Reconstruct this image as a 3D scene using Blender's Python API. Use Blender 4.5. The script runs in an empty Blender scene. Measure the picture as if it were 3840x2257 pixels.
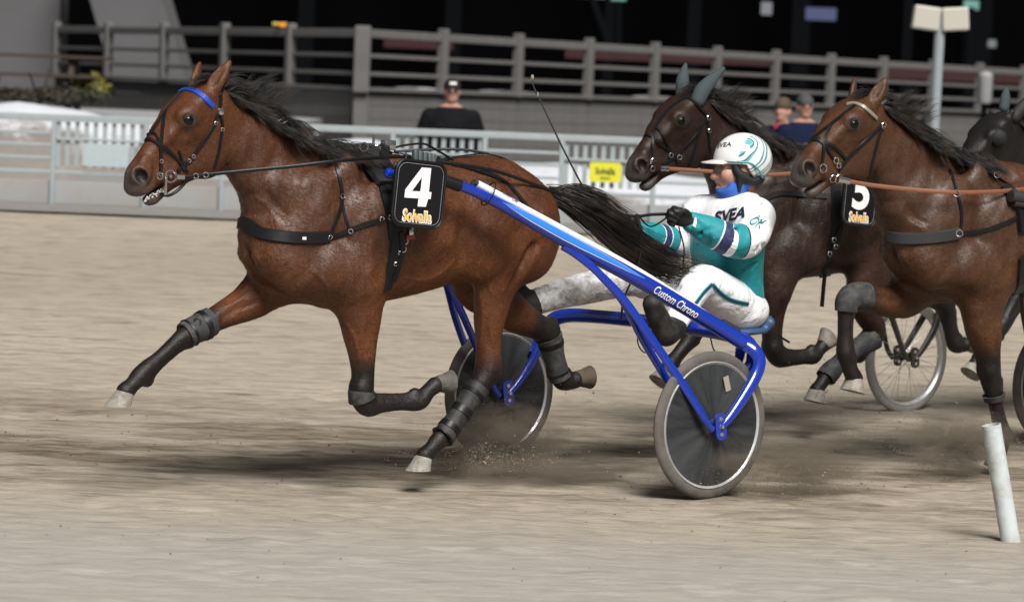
import bpy, bmesh, math, random
import numpy as np
from mathutils import Vector, Matrix
from mathutils.bvhtree import BVHTree

# ------------------------------------------------------------------ camera, sky, light, exposure
SC = bpy.context.scene
COL = SC.collection
PW, PH = 3840.0, 2257.0
FOC, CAM_H, HORIZON, ROLL = 12000.0, 1.85, 320.0, math.radians(2.3)
_p = math.atan((PH/2-HORIZON)*math.cos(ROLL)/FOC)
_R0 = np.array([1.0, 0, 0]); CF = np.array([0, math.cos(_p), -math.sin(_p)]); _U0 = np.cross(_R0, CF)
CR = _R0*math.cos(ROLL)+_U0*math.sin(ROLL)
CU = -_R0*math.sin(ROLL)+_U0*math.cos(ROLL)
CO = np.array([0.0, 0.0, CAM_H])
cam_d = bpy.data.cameras.new('camera'); cam = bpy.data.objects.new('camera', cam_d); COL.objects.link(cam)
cam_d.sensor_fit = 'HORIZONTAL'; cam_d.sensor_width = 36.0; cam_d.lens = FOC/PW*36.0
cam_d.clip_start = 0.5; cam_d.clip_end = 600.0
cam.matrix_world = Matrix(((CR[0], CU[0], -CF[0], CO[0]), (CR[1], CU[1], -CF[1], CO[1]), (CR[2], CU[2], -CF[2], CO[2]), (0, 0, 0, 1)))
cam_d.dof.use_dof = True; cam_d.dof.focus_distance = 14.5; cam_d.dof.aperture_fstop = 3.4
SC.camera = cam

SUN_AZ, SUN_EL = math.radians(289), math.radians(48)      # azimuth of the light measured from +X, elevation
world = bpy.data.worlds.new('World'); SC.world = world; world.use_nodes = True
wn = world.node_tree; wn.nodes.clear()
sky = wn.nodes.new('ShaderNodeTexSky'); sky.sky_type = 'NISHITA'; sky.sun_disc = False
sky.sun_elevation = SUN_EL; sky.sun_rotation = math.pi/2-SUN_AZ; sky.dust_density = 4.0; sky.air_density = 1.0
hs = wn.nodes.new('ShaderNodeHueSaturation'); hs.inputs['Saturation'].default_value = 0.25
bg = wn.nodes.new('ShaderNodeBackground'); bg.inputs['Strength'].default_value = 0.03
wo = wn.nodes.new('ShaderNodeOutputWorld')
wn.links.new(sky.outputs[0], hs.inputs['Color']); wn.links.new(hs.outputs[0], bg.inputs[0]); wn.links.new(bg.outputs[0], wo.inputs[0])
sun_d = bpy.data.lights.new('sun', 'SUN'); sun_o = bpy.data.objects.new('sun', sun_d); COL.objects.link(sun_o)
sun_d.energy = 5.0; sun_d.angle = math.radians(28); sun_d.color = (1.0, 0.965, 0.92)
_ld = Vector((math.cos(SUN_EL)*math.cos(SUN_AZ), math.cos(SUN_EL)*math.sin(SUN_AZ), math.sin(SUN_EL)))
sun_o.rotation_euler = _ld.to_track_quat('Z', 'Y').to_euler(); sun_o.location = (0, 0, 30)
SC.view_settings.view_transform = 'Standard'; SC.view_settings.look = 'None'
SC.view_settings.exposure = 0.12; SC.view_settings.gamma = 1.0; SC.view_settings.use_curve_mapping = False
SC.render.engine = 'CYCLES'
SC.cycles.max_bounces = 6

# ------------------------------------------------------------------ geometry of the place
def ray(x, y): return CR*(x-PW/2)/FOC+CU*(PH/2-y)/FOC+CF
def on_z(x, y, z=0.0):
    d = ray(x, y); return CO+d*((z-CAM_H)/d[2])
def on_depth(x, y, Y):
    d = ray(x, y); return CO+d*(Y/d[1])

class Frame:
    """Local frame of one horse and sulky: origin under the axle, x forward, y to the horse's left, z up."""
    def __init__(self, c, heading):
        self.c = np.array([c[0], c[1], c[2] if len(c) > 2 else 0.0]); self.a = heading
        self.fw = np.array([math.cos(heading), math.sin(heading), 0.0]); self.s = np.array([-self.fw[1], self.fw[0], 0.0])
    def at(self, x, y, side):
        d = ray(x, y); t = ((self.c+self.s*side-CO)@self.s)/(d@self.s); P = CO+d*t-self.c
        return (P@self.fw, side, P[2])
    def atf(self, x, y, f):
        d = ray(x, y); t = ((self.c+self.fw*f-CO)@self.fw)/(d@self.fw); P = CO+d*t-self.c
        return (f, P@self.s, P[2])
    def loc(self, P):
        d = np.asarray(P)-self.c; return np.array([d@self.fw, d@self.s, d[2]])
    def locdir(self, d): return np.array([d@self.fw, d@self.s, d[2]])
    def wld(self, p): return self.c+self.fw*p[0]+self.s*p[1]+np.array([0, 0, p[2]])
    def empty(self, name):
        o = bpy.data.objects.new(name, None); COL.objects.link(o)
        o.location = self.c; o.rotation_euler = (0, 0, self.a); o.empty_display_size = 0.2
        return o

# ------------------------------------------------------------------ object helpers
def tag(o, label=None, cat=None, group=None, kind=None):
    if label: o['label'] = label
    if cat: o['category'] = cat
    if group: o['group'] = group
    if kind: o['kind'] = kind
    return o
def mesh_obj(name, verts, faces, mat=None, parent=None, smooth=False, mats=None, fmat=None):
    me = bpy.data.meshes.new(name)
    me.from_pydata([tuple(map(float, v)) for v in verts] if not isinstance(verts, np.ndarray) else verts.astype(float).tolist(), [], faces if not isinstance(faces, np.ndarray) else faces.tolist())
    if smooth: me.shade_smooth()
    o = bpy.data.objects.new(name, me); COL.objects.link(o)
    for m in (mats or ([mat] if mat else [])): me.materials.append(m)
    if fmat is not None: me.polygons.foreach_set('material_index', np.asarray(fmat, dtype=np.int32))
    if parent: o.parent = parent
    me.update(); return o
def empty(name, loc=(0, 0, 0), rz=0.0):
    o = bpy.data.objects.new(name, None); COL.objects.link(o); o.location = loc; o.rotation_euler = (0, 0, rz); o.empty_display_size = 0.2
    return o
def copy_tree(o, parent=None):
    c = o.copy(); COL.objects.link(c)
    if parent: c.parent = parent
    for ch in list(o.children): copy_tree(ch, c)
    return c

class MB:
    """Collects boxes, tubes, plates and ribbons; build() links them as one mesh object."""
    def __init__(self): self.v = []; self.f = []
    def add(self, v, f):
        n = len(self.v); self.v += [tuple(map(float, p)) for p in v]; self.f += [tuple(i+n for i in q) for q in f]; return self
    def box(self, c, h, X=(1, 0, 0), Y=(0, 1, 0), Z=(0, 0, 1), bev=0.0):
        c = np.array(c, float); X, Y, Z = (np.array(a, float) for a in (X, Y, Z))
        if bev <= 0:
            v = [c+X*h[0]*i+Y*h[1]*j+Z*h[2]*k for i in (-1, 1) for j in (-1, 1) for k in (-1, 1)]
            return self.add(v, [(0, 1, 3, 2), (4, 6, 7, 5), (0, 4, 5, 1), (2, 3, 7, 6), (0, 2, 6, 4), (1, 5, 7, 3)])
        bm = bmesh.new(); bmesh.ops.create_cube(bm, size=2.0)
        for q in bm.verts: q.co = Vector((q.co.x*h[0], q.co.y*h[1], q.co.z*h[2]))
        bmesh.ops.bevel(bm, geom=bm.edges[:], offset=bev, segments=2, affect='EDGES', profile=0.5)
        v = [c+X*q.co.x+Y*q.co.y+Z*q.co.z for q in bm.verts]; bm.verts.index_update()
        f = [[q.index for q in p.verts] for p in bm.faces]; bm.free(); return self.add(v, f)
    def tube(self, pts, r, n=8, caps=True, flat=None, ref=(0, 0, 1)):
        """pts: polyline, r: radius or list; flat: (axis, ratio) squeezes the section along ref"""
        P = np.array(pts, float); m = len(P); r = np.broadcast_to(np.array(r, float), (m,))
        T = np.gradient(P, axis=0); T /= np.linalg.norm(T, axis=1)[:, None]+1e-12
        ref = np.array(ref, float)
        if abs(ref@T[0]) > 0.95*np.linalg.norm(ref): ref = np.array([1.0, 0, 0]) if abs(T[0][0]) < 0.9 else np.array([0, 1.0, 0])
        A = np.cross(T[0], ref); A /= np.linalg.norm(A); v = []
        for i in range(m):
            A = A-T[i]*(A@T[i]); A /= np.linalg.norm(A)+1e-12; B = np.cross(T[i], A)
            for k in range(n):
                t = 2*math.pi*k/n; v.append(P[i]+(A*math.cos(t)+B*math.sin(t)*(flat if flat else 1.0))*r[i])
        f = [(i*n+k, i*n+(k+1) % n, (i+1)*n+(k+1) % n, (i+1)*n+k) for i in range(m-1) for k in range(n)]
        if caps: f += [tuple(range(n-1, -1, -1)), tuple((m-1)*n+k for k in range(n))]
        return self.add(v, f)
    def lathe(self, c, axis, prof, n=48, closed=False):
        """prof: list of (radius, height along the axis)"""
        c = np.array(c, float); a = np.array(axis, float); a /= np.linalg.norm(a)
        x = np.cross(a, (0, 0, 1.0)) if abs(a[2]) < 0.9 else np.cross(a, (1.0, 0, 0)); x /= np.linalg.norm(x); y = np.cross(a, x)
        v = [c+a*h+(x*math.cos(2*math.pi*k/n)+y*math.sin(2*math.pi*k/n))*r for (r, h) in prof for k in range(n)]
        m = len(prof); rng = range(m if closed else m-1)
        f = [(i*n+k, i*n+(k+1) % n, ((i+1) % m)*n+(k+1) % n, ((i+1) % m)*n+k) for i in rng for k in range(n)]
        return self.add(v, f)
    def prism(self, poly, z0, z1, M=None):
        """poly: 2-D outline, extruded from z0 to z1, then moved by the 3x4 frame M = (origin, X, Y, Z)"""
        o, X, Y, Z = (np.array(a, float) for a in (M or ((0, 0, 0), (1, 0, 0), (0, 1, 0), (0, 0, 1)))); n = len(poly)
        v = [o+X*p[0]+Y*p[1]+Z*z for z in (z0, z1) for p in poly]
        return self.add(v, [tuple(range(n-1, -1, -1)), tuple(range(n, 2*n))]+[(i, (i+1) % n, n+(i+1) % n, n+i) for i in range(n)])
    def build(self, name, mat=None, parent=None, smooth=False):
        o = mesh_obj(name, self.v, self.f, mat, parent, False)
        if smooth:
            o.data.shade_smooth()
            try: o.data.set_sharp_from_angle(angle=math.radians(40))
            except Exception: pass
        return o
def crom(P, n):
    """Catmull-Rom through the rows of P (any dimension), n steps per span"""
    P = np.array(P, float); Q = np.vstack([2*P[0]-P[1], P, 2*P[-1]-P[-2]]); out = []
    for i in range(1, len(Q)-2):
        a, b, c, d = Q[i-1], Q[i], Q[i+1], Q[i+2]
        for t in np.linspace(0, 1, n, endpoint=False):
            out.append(0.5*(2*b+(c-a)*t+(2*a-5*b+4*c-d)*t*t+(3*b-a-3*c+d)*t**3))
    out.append(P[-1]); return np.array(out)
def rrect(w, h, r, n=6):
    out = []
    for (cx, cy, a0) in ((w-r, h-r, 0), (-w+r, h-r, 90), (-w+r, -h+r, 180), (w-r, -h+r, 270)):
        for k in range(n+1):
            a = math.radians(a0+90*k/n); out.append((cx+r*math.cos(a), cy+r*math.sin(a)))
    return out

# ------------------------------------------------------------------ material helpers
class NT:
    def __init__(self, name):
        self.m = bpy.data.materials.new(name); self.m.use_nodes = True; self.t = self.m.node_tree; self.t.nodes.clear()
        self.o = self.n('OutputMaterial'); self.b = self.n('BsdfPrincipled'); self.l(self.b.outputs[0], self.o.inputs[0])
    def n(self, t, **k):
        q = self.t.nodes.new('ShaderNode'+t)
        for a, v in k.items(): setattr(q, a, v)
        return q
    def l(self, a, b): self.t.links.new(a, b); return b
    def set(self, **k):
        for a, v in k.items():
            i = self.b.inputs[a.replace('_', ' ')]
            if hasattr(v, 'is_linked'): self.l(v, i)
            else: i.default_value = (*v, 1.0) if i.type == 'RGBA' and len(v) == 3 else v
        return self
    def coord(self, kind='Object', scale=(1, 1, 1), rot=(0, 0, 0)):
        c = self.n('TexCoord'); mp = self.n('Mapping'); mp.inputs['Scale'].default_value = scale; mp.inputs['Rotation'].default_value = rot
        self.l(c.outputs[kind], mp.inputs[0]); return mp.outputs[0]
    def noise(self, vec, scale=5.0, detail=4.0, rough=0.55, dist=0.0):
        q = self.n('TexNoise'); q.inputs['Scale'].default_value = scale; q.inputs['Detail'].default_value = detail
        q.inputs['Roughness'].default_value = rough; q.inputs['Distortion'].default_value = dist
        if vec is not None: self.l(vec, q.inputs['Vector'])
        return q.outputs[0]
    def ramp(self, fac, stops, interp='LINEAR'):
        q = self.n('ValToRGB'); cr = q.color_ramp; cr.interpolation = interp
        while len(cr.elements) < len(stops): cr.elements.new(0.5)
        for e, (p, c) in zip(cr.elements, stops): e.position = p; e.color = (*c, 1.0) if isinstance(c, (tuple, list)) else (c, c, c, 1.0)
        self.l(fac, q.inputs[0]); return q.outputs[0]
    def mix(self, fac, a, b, mode='MIX'):
        q = self.n('Mix', data_type='RGBA', blend_type=mode)
        for s, v in ((q.inputs[0], fac), (q.inputs[6], a), (q.inputs[7], b)):
            if hasattr(v, 'is_linked'): self.l(v, s)
            else: s.default_value = v if not isinstance(v, (tuple, list)) else (*v[:3], 1.0)
        return q.outputs[2]
    def math(self, op, a, b=0.0, c=None):
        q = self.n('Math', operation=op)
        for i, v in enumerate((a, b) if c is None else (a, b, c)):
            if hasattr(v, 'is_linked'): self.l(v, q.inputs[i])
            else: q.inputs[i].default_value = v
        return q.outputs[0]
    def attr(self, name, out='Fac'):
        q = self.n('Attribute'); q.attribute_name = name; return q.outputs[out]
    def bump(self, h, strength=0.3, dist=0.01, normal=None):
        q = self.n('Bump'); q.inputs['Strength'].default_value = strength; q.inputs['Distance'].default_value = dist
        self.l(h, q.inputs['Height'])
        if normal is not None: self.l(normal, q.inputs['Normal'])
        return q.outputs[0]
_MC = {}
def simple(name, col, rough=0.5, metal=0.0, var=0.12, scale=30.0, bump=0.0, dirt=None, dscale=6.0, damt=0.5, coat=0.0, spec=.5):
    """plain paint, leather, rubber or metal with a little mottling and optional dirt blotches"""
    if name in _MC: return _MC[name]
    t = NT(name); v = t.coord(); n = t.noise(v, scale, 5, 0.6)
    c = t.mix(n, tuple(x*(1-var) for x in col), tuple(min(1, x*(1+var)) for x in col))
    r = t.math('MULTIPLY_ADD', n, 0.25, rough-0.12)
    if dirt is not None:
        d = t.noise(v, dscale, 8, 0.7); dm = t.ramp(d, [(0.45, 0.0), (0.68, damt)])
        c = t.mix(dm, c, dirt); r = t.math('ADD', r, t.math('MULTIPLY', dm, 0.35))
    t.set(Base_Color=c, Roughness=r, Metallic=metal, Coat_Weight=coat, Specular_IOR_Level=spec)
    if bump: t.set(Normal=t.bump(t.noise(v, scale*2, 6, 0.7), bump, 0.004))
    _MC[name] = t.m; return t.m
# ------------------------------------------------------------------ implicit bodies, meshed by surface nets
def smin(a, b, k):
    h = np.maximum(k-np.abs(a-b), 0)/k; return np.minimum(a, b)-h*h*k*0.25
class Vox:
    def __init__(self, lo, hi, h):
        self.lo = np.array(lo, float); self.h = h; self.n = np.ceil((np.array(hi)-self.lo)/h).astype(int)+1
        self.ax = [(self.lo[i]+h*np.arange(self.n[i])).astype(np.float32) for i in range(3)]
        self.V = np.full(self.n, 9.0, np.float32)
    def box(self, lo, hi):
        a = np.clip(np.floor((np.array(lo)-self.lo)/self.h).astype(int), 0, self.n-1)
        b = np.clip(np.ceil((np.array(hi)-self.lo)/self.h).astype(int)+1, 1, self.n)
        b = np.maximum(b, a+1); sl = tuple(slice(p, q) for p, q in zip(a, b))
        X = self.ax[0][sl[0]][:, None, None]; Y = self.ax[1][sl[1]][None, :, None]; Z = self.ax[2][sl[2]][None, None, :]
        return sl, X, Y, Z
    def put(self, sl, d, k, sub=False):
        if sub: self.V[sl] = -smin(-self.V[sl], d, k) if k > 0 else np.maximum(self.V[sl], -d)
        else: self.V[sl] = smin(self.V[sl], d, k) if k > 0 else np.minimum(self.V[sl], d)
    def sweep(self, pts, k=0.03, lat=(0, 1, 0), n=4, sub=False):
        """pts: rows (x, y, z, radius[, lateral ratio]); a tapering limb with an oval section"""
        P = np.array([tuple(p)+((1.0,) if len(p) == 4 else ()) for p in pts], float)
        if n > 1 and len(P) > 2: P = crom(P, n)
        m = float((P[:, 3]*np.maximum(P[:, 4], 1)).max())+k+0.03
        sl, X, Y, Z = self.box(P[:, :3].min(0)-m, P[:, :3].max(0)+m); lat = np.array(lat, float); lat /= np.linalg.norm(lat)
        d = None
        for a, b in zip(P[:-1], P[1:]):
            ab = b[:3]-a[:3]; L2 = float(ab@ab)+1e-9
            x, y, z = X-a[0], Y-a[1], Z-a[2]
            t = np.clip((x*ab[0]+y*ab[1]+z*ab[2])/L2, 0, 1)
            vx, vy, vz = x-t*ab[0], y-t*ab[1], z-t*ab[2]
            r = a[3]+(b[3]-a[3])*t; q = a[4]+(b[4]-a[4])*t
            la = vx*lat[0]+vy*lat[1]+vz*lat[2]
            e = np.sqrt(np.maximum(vx*vx+vy*vy+vz*vz+la*la*(1/(q*q)-1), 1e-12))-r
            e = e*np.minimum(q, 1.0); d = e if d is None else np.minimum(d, e)
        self.put(sl, d, k, sub)
    def ell(self, c, r, k=0.03, rot=None, sub=False):
        """ellipsoid; rot: 3x3 whose rows are its axes"""
        c = np.array(c, float); r = np.array(r, float); m = r.max()+k+0.02
        sl, X, Y, Z = self.box(c-m, c+m); x, y, z = X-c[0], Y-c[1], Z-c[2]
        if rot is not None: x, y, z = (x*q[0]+y*q[1]+z*q[2] for q in rot)
        l1 = np.sqrt((x/r[0])**2+(y/r[1])**2+(z/r[2])**2); l2 = np.sqrt((x/r[0]**2)**2+(y/r[1]**2)**2+(z/r[2]**2)**2)+1e-9
        self.put(sl, (l1*(l1-1)/l2).astype(np.float32), k, sub)
    def slab(self, poly, ctl, k=0.03, p=2.2, mid=0.0):
        """an outline in the x-z plane given a thickness: ctl rows (x, z, half width, rounding depth)"""
        P = np.array(poly, float); C = np.array(ctl, float); W = C[:, 2].max()
        sl, X, Y, Z = self.box((P[:, 0].min()-.08, mid-W-.08, P[:, 1].min()-.08), (P[:, 0].max()+.08, mid+W+.08, P[:, 1].max()+.08))
        gx, gz = X[:, 0, 0][:, None].astype(float), Z[0, 0, :][None, :].astype(float)
        dd = np.full((gx.shape[0], gz.shape[1]), 9.0); ins = np.zeros(dd.shape, bool)
        for a, b in zip(P, np.roll(P, -1, 0)):
            e = b-a; t = np.clip(((gx-a[0])*e[0]+(gz-a[1])*e[1])/(e@e), 0, 1)
            dd = np.minimum(dd, np.hypot(gx-a[0]-t*e[0], gz-a[1]-t*e[1]))
            c = (a[1] > gz) != (b[1] > gz); xs = a[0]+(gz-a[1])/(b[1]-a[1]+1e-12)*e[0]; ins ^= c & (gx < xs)
        dep = np.where(ins, dd, -dd)
        w = [1/((gx-q[0])**2+(gz-q[1])**2+0.0009)**1.6 for q in C]; ws = sum(w)
        Wd = sum(a*q[2] for a, q in zip(w, C))/ws; Rd = sum(a*q[3] for a, q in zip(w, C))/ws
        rad = np.clip(1-dep/Rd, 0, 5)
        d = ((np.abs((Y-mid)/Wd[:, None, :])**p+rad[:, None, :]**p)**(1/p)-1)*np.minimum(Wd, Rd)[:, None, :]
        self.put(sl, d.astype(np.float32), k)
    def mesh(self):
        V, h = self.V, self.h; I = V < 0; n = self.n
        cnt = np.zeros(n-1, np.int8)
        for i in (0, 1):
            for j in (0, 1):
                for k in (0, 1): cnt += I[i:n[0]-1+i, j:n[1]-1+j, k:n[2]-1+k]
        act = (cnt > 0) & (cnt < 8); ci = np.argwhere(act); idx = np.full(n-1, -1, np.int64); idx[act] = np.arange(len(ci))
        cor = [(i, j, k) for i in (0, 1) for j in (0, 1) for k in (0, 1)]
        val = np.stack([V[ci[:, 0]+c[0], ci[:, 1]+c[1], ci[:, 2]+c[2]] for c in cor], 1).astype(float)
        acc = np.zeros((len(ci), 3)); num = np.zeros(len(ci))
        for a in range(8):
            for b in range(a+1, 8):
                ca, cb = np.array(cor[a]), np.array(cor[b])
                if abs(ca-cb).sum() != 1: continue
                va, vb = val[:, a], val[:, b]; m = (va < 0) != (vb < 0)
                t = np.where(m, va/np.where(m, va-vb, 1), 0)
                acc += np.where(m[:, None], ca+(cb-ca)*t[:, None], 0); num += m
        verts = self.lo+(ci+acc/num[:, None])*h
        faces = []
        for ax in range(3):
            u, w = (ax+1) % 3, (ax+2) % 3
            s0 = [slice(None)]*3; s1 = [slice(None)]*3; s0[ax] = slice(0, n[ax]-1); s1[ax] = slice(1, n[ax])
            a, b = I[tuple(s0)], I[tuple(s1)]; e = np.argwhere(a != b)
            e = e[(e[:, u] > 0) & (e[:, w] > 0) & (e[:, u] < n[u]-1) & (e[:, w] < n[w]-1)]
            q = []
            for (du, dw) in ((-1, -1), (0, -1), (0, 0), (-1, 0)):
                c = e.copy(); c[:, u] += du; c[:, w] += dw; q.append(idx[c[:, 0], c[:, 1], c[:, 2]])
            q = np.stack(q, 1); inn = a[e[:, 0], e[:, 1], e[:, 2]]; q[~inn] = q[~inn][:, ::-1]; faces.append(q)
        F = np.concatenate(faces); return verts, F
def smooth_mesh(v, F, it=2, lam=0.5):
    a = np.concatenate([F[:, [0, 1]], F[:, [1, 2]], F[:, [2, 3]], F[:, [3, 0]]]); a = np.concatenate([a, a[:, ::-1]])
    deg = np.bincount(a[:, 0], minlength=len(v)).astype(float)+1e-9
    for i in range(it):
        m = np.stack([np.bincount(a[:, 0], weights=v[a[:, 1], c], minlength=len(v)) for c in range(3)], 1)/deg[:, None]
        v = v+(m-v)*(lam if i % 2 == 0 else -lam*1.04)
    return v
def fast_mesh(name, v, F, mat, parent=None, attrs=None):
    me = bpy.data.meshes.new(name); me.vertices.add(len(v)); me.vertices.foreach_set('co', v.astype(np.float32).ravel())
    me.loops.add(F.size); me.loops.foreach_set('vertex_index', F.astype(np.int32).ravel())
    me.polygons.add(len(F)); me.polygons.foreach_set('loop_start', np.arange(0, F.size, F.shape[1], dtype=np.int32))
    me.update(calc_edges=True); me.validate(); me.shade_smooth()
    for k, a in (attrs or {}).items():
        at_ = me.attributes.new(k, 'FLOAT', 'POINT'); at_.data.foreach_set('value', np.asarray(a, np.float32))
    if mat: me.materials.append(mat)
    o = bpy.data.objects.new(name, me); COL.objects.link(o)
    if parent: o.parent = parent
    return o
def poly_param(v, pts):
    """for each vertex: distance to a polyline and length along it"""
    P = np.array([tuple(p)[:3] for p in pts], float); best = np.full(len(v), 9.0); par = np.zeros(len(v)); acc = 0.0
    for a, b in zip(P[:-1], P[1:]):
        ab = b-a; L = np.linalg.norm(ab); t = np.clip(((v-a)@ab)/(L*L+1e-9), 0, 1); d = np.linalg.norm(v-a-t[:, None]*ab, axis=1)
        m = d < best; best[m] = d[m]; par[m] = acc+t[m]*L; acc += L
    return best, par
def noise3(p, sc, seed):
    """smooth value noise at points p"""
    r = np.random.default_rng(seed); T = r.uniform(-1, 1, (32, 32, 32)); q = p*np.array(sc); i = np.floor(q).astype(int); f = q-i; f = f*f*(3-2*f); out = 0
    for a in (0, 1):
        for b in (0, 1):
            for c in (0, 1): out = out+T[(i[:, 0]+a) % 32, (i[:, 1]+b) % 32, (i[:, 2]+c) % 32]*(f[:, 0] if a else 1-f[:, 0])*(f[:, 1] if b else 1-f[:, 1])*(f[:, 2] if c else 1-f[:, 2])
    return out
def vnormals(v, F):
    n = np.cross(v[F[:, 2]]-v[F[:, 0]], v[F[:, 3]]-v[F[:, 1]]); o = np.zeros_like(v)
    for k in range(4): np.add.at(o, F[:, k], n)
    return o/(np.linalg.norm(o, axis=1)[:, None]+1e-12)
def sstep(x, a, b):
    t = np.clip((x-a)/(b-a), 0, 1); return t*t*(3-2*t)
# ------------------------------------------------------------------ frames of the three teams in view
_n = on_z(2650, 1868); _f = on_z(1862, 1722); _ax = _n-_f; _ax /= np.linalg.norm(_ax)
HEAD = math.atan2(-_ax[0], _ax[1])
FA = Frame(((_n+_f)/2)[:2], HEAD)

# ------------------------------------------------------------------ horse body
A = FA.at
BODY_PX = [(830, 350, 0), (917, 398, 0), (1012, 462, 0), (1106, 515, 0), (1224, 558, 0), (1330, 572, 0), (1420, 572, 0), (1500, 585, 0), (1600, 602, 0), (1660, 600, 0),
           (1714, 590, 0), (1822, 581, 0), (1903, 597, .02), (1957, 628, .05), (2011, 670, .08), (2050, 705, .1), (2088, 762, .14), (2112, 846, .18), (2103, 921, .2), (2065, 990, .2),
           (1995, 1045, .16), (1880, 1060, .08), (1760, 1040, .05), (1690, 1065, .05), (1639, 1081, .07), (1552, 1108, .08), (1450, 1130, .07), (1330, 1140, .05), (1225, 1160, .0),
           (1128, 1130, -.03), (1020, 1085, -.05), (945, 1030, -.04), (912, 965, -.02), (909, 889, -.01), (925, 800, 0), (908, 730, 0), (872, 678, 0), (845, 640, 0), (790, 590, 0), (770, 500, 0), (785, 400, 0)]
HEAD_PX = [(818, 318), (770, 308), (700, 338), (629, 410), (582, 471), (545, 536), (512, 585), (487, 622), (474, 652), (474, 684), (484, 712), (508, 733), (530, 733), (560, 716),
           (590, 692), (604, 700), (632, 708), (690, 688), (740, 664), (786, 640), (812, 605), (832, 555), (848, 480), (850, 400), (838, 345)]
BODY2 = [A(*p)[::2] for p in BODY_PX]
HEAD2 = [A(x, y, 0)[::2] for x, y in HEAD_PX]
def ctl(rows): return [(*A(x, y, s)[::2], w, r) for x, y, s, w, r in rows]
BODY_C = ctl([(860, 450, 0, .072, .11), (900, 560, 0, .08, .12), (1000, 600, 0, .09, .16), (1000, 700, 0, .12, .16), (1080, 560, 0, .055, .12), (1200, 620, 0, .085, .16), (1250, 800, 0, .19, .2), (1120, 760, 0, .16, .2), (990, 900, 0, .15, .17), (980, 1000, 0, .17, .15),
              (1330, 900, 0, .255, .24), (1380, 640, 0, .13, .14), (1450, 640, 0, .17, .16), (1560, 680, 0, .23, .18), (1550, 850, 0, .295, .25), (1500, 1060, 0, .23, .16), (1650, 1040, .0, .23, .16),
              (1720, 700, 0, .25, .2), (1820, 640, 0, .15, .15), (1980, 700, 0, .12, .15), (1920, 650, 0, .13, .15), (1700, 880, 0, .28, .24), (1900, 800, 0, .275, .22), (2030, 800, .05, .16, .18), (2060, 900, .1, .21, .18), (1900, 1000, .05, .22, .15), (1250, 1080, 0, .2, .14), (1100, 1060, 0, .19, .12)])
HEAD_C = ctl([(490, 670, 0, .048, .045), (530, 600, 0, .042, .05), (580, 690, 0, .05, .03), (560, 560, 0, .05, .06), (630, 600, 0, .06, .08), (620, 490, 0, .08, .07), (690, 470, 0, .108, .08), (660, 400, 0, .108, .045), (720, 370, 0, .105, .05),
              (780, 340, 0, .07, .05), (700, 620, 0, .058, .06), (760, 570, 0, .068, .09), (800, 590, 0, .066, .07), (810, 450, 0, .085, .1)])
def limb(F, rows): return [(*F.at(x, y, s), r)+tuple(q) for x, y, s, r, *q in rows]
LEGS_A = dict(
    lf=limb(FA, [(1350, 950, .13, .15, .75), (1345, 1060, .14, .135, .75), (1346, 1140, .14, .112, .8), (1350, 1215, .135, .088), (1357, 1302, .13, .067), (1361, 1380, .125, .054), (1360, 1440, .125, .052), (1358, 1490, .125, .054), (1382, 1524, .125, .047),
                 (1432, 1516, .125, .037), (1505, 1511, .125, .033), (1548, 1509, .125, .038), (1576, 1500, .125, .041), (1606, 1466, .125, .034), (1632, 1444, .125, .038)]),
    rf=limb(FA, [(1080, 1010, -.12, .13, .75), (1000, 1080, -.13, .105, .8), (935, 1132, -.13, .08), (870, 1164, -.125, .064), (800, 1200, -.12, .053), (745, 1228, -.12, .052), (708, 1250, -.12, .048), (665, 1280, -.12, .035), (600, 1340, -.12, .031),
                 (556, 1378, -.12, .037), (526, 1410, -.12, .041), (498, 1440, -.12, .034), (472, 1466, -.12, .04)]),
    lh=limb(FA, [(1930, 800, .13, .2, .55), (1905, 920, .15, .185, .55), (1870, 1020, .15, .135, .6), (1850, 1100, .14, .1, .75), (1838, 1190, .13, .074), (1833, 1270, .125, .061), (1832, 1330, .125, .058), (1828, 1385, .125, .06), (1806, 1430, .125, .05),
                 (1762, 1495, .125, .038), (1715, 1563, .125, .034), (1672, 1620, .125, .038), (1646, 1650, .125, .042), (1618, 1682, .125, .035), (1594, 1708, .125, .04)]),
    rh=limb(FA, [(1900, 850, -.13, .19, .55), (1830, 960, -.15, .17, .55), (1790, 1060, -.14, .13, .7), (1870, 1130, -.13, .105, .75), (1950, 1190, -.125, .078), (2010, 1222, -.125, .062), (2050, 1250, -.125, .058), (2066, 1290, -.125, .048),
                 (2080, 1350, -.125, .038), (2094, 1400, -.125, .04), (2108, 1428, -.125, .043), (2136, 1432, -.125, .036), (2156, 1424, -.125, .04)]))
# hooves: coronet centre, sole centre, sole radius, forward toe direction (local)
HOOF_A = dict(lf=((1640, 1440, .125), (1690, 1440, .125)), rf=((470, 1470, -.12), (446, 1523, -.12)), lh=((1590, 1714, .125), (1572, 1763, .125)), rh=((2158, 1422, -.125), (2212, 1420, -.125)))

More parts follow.
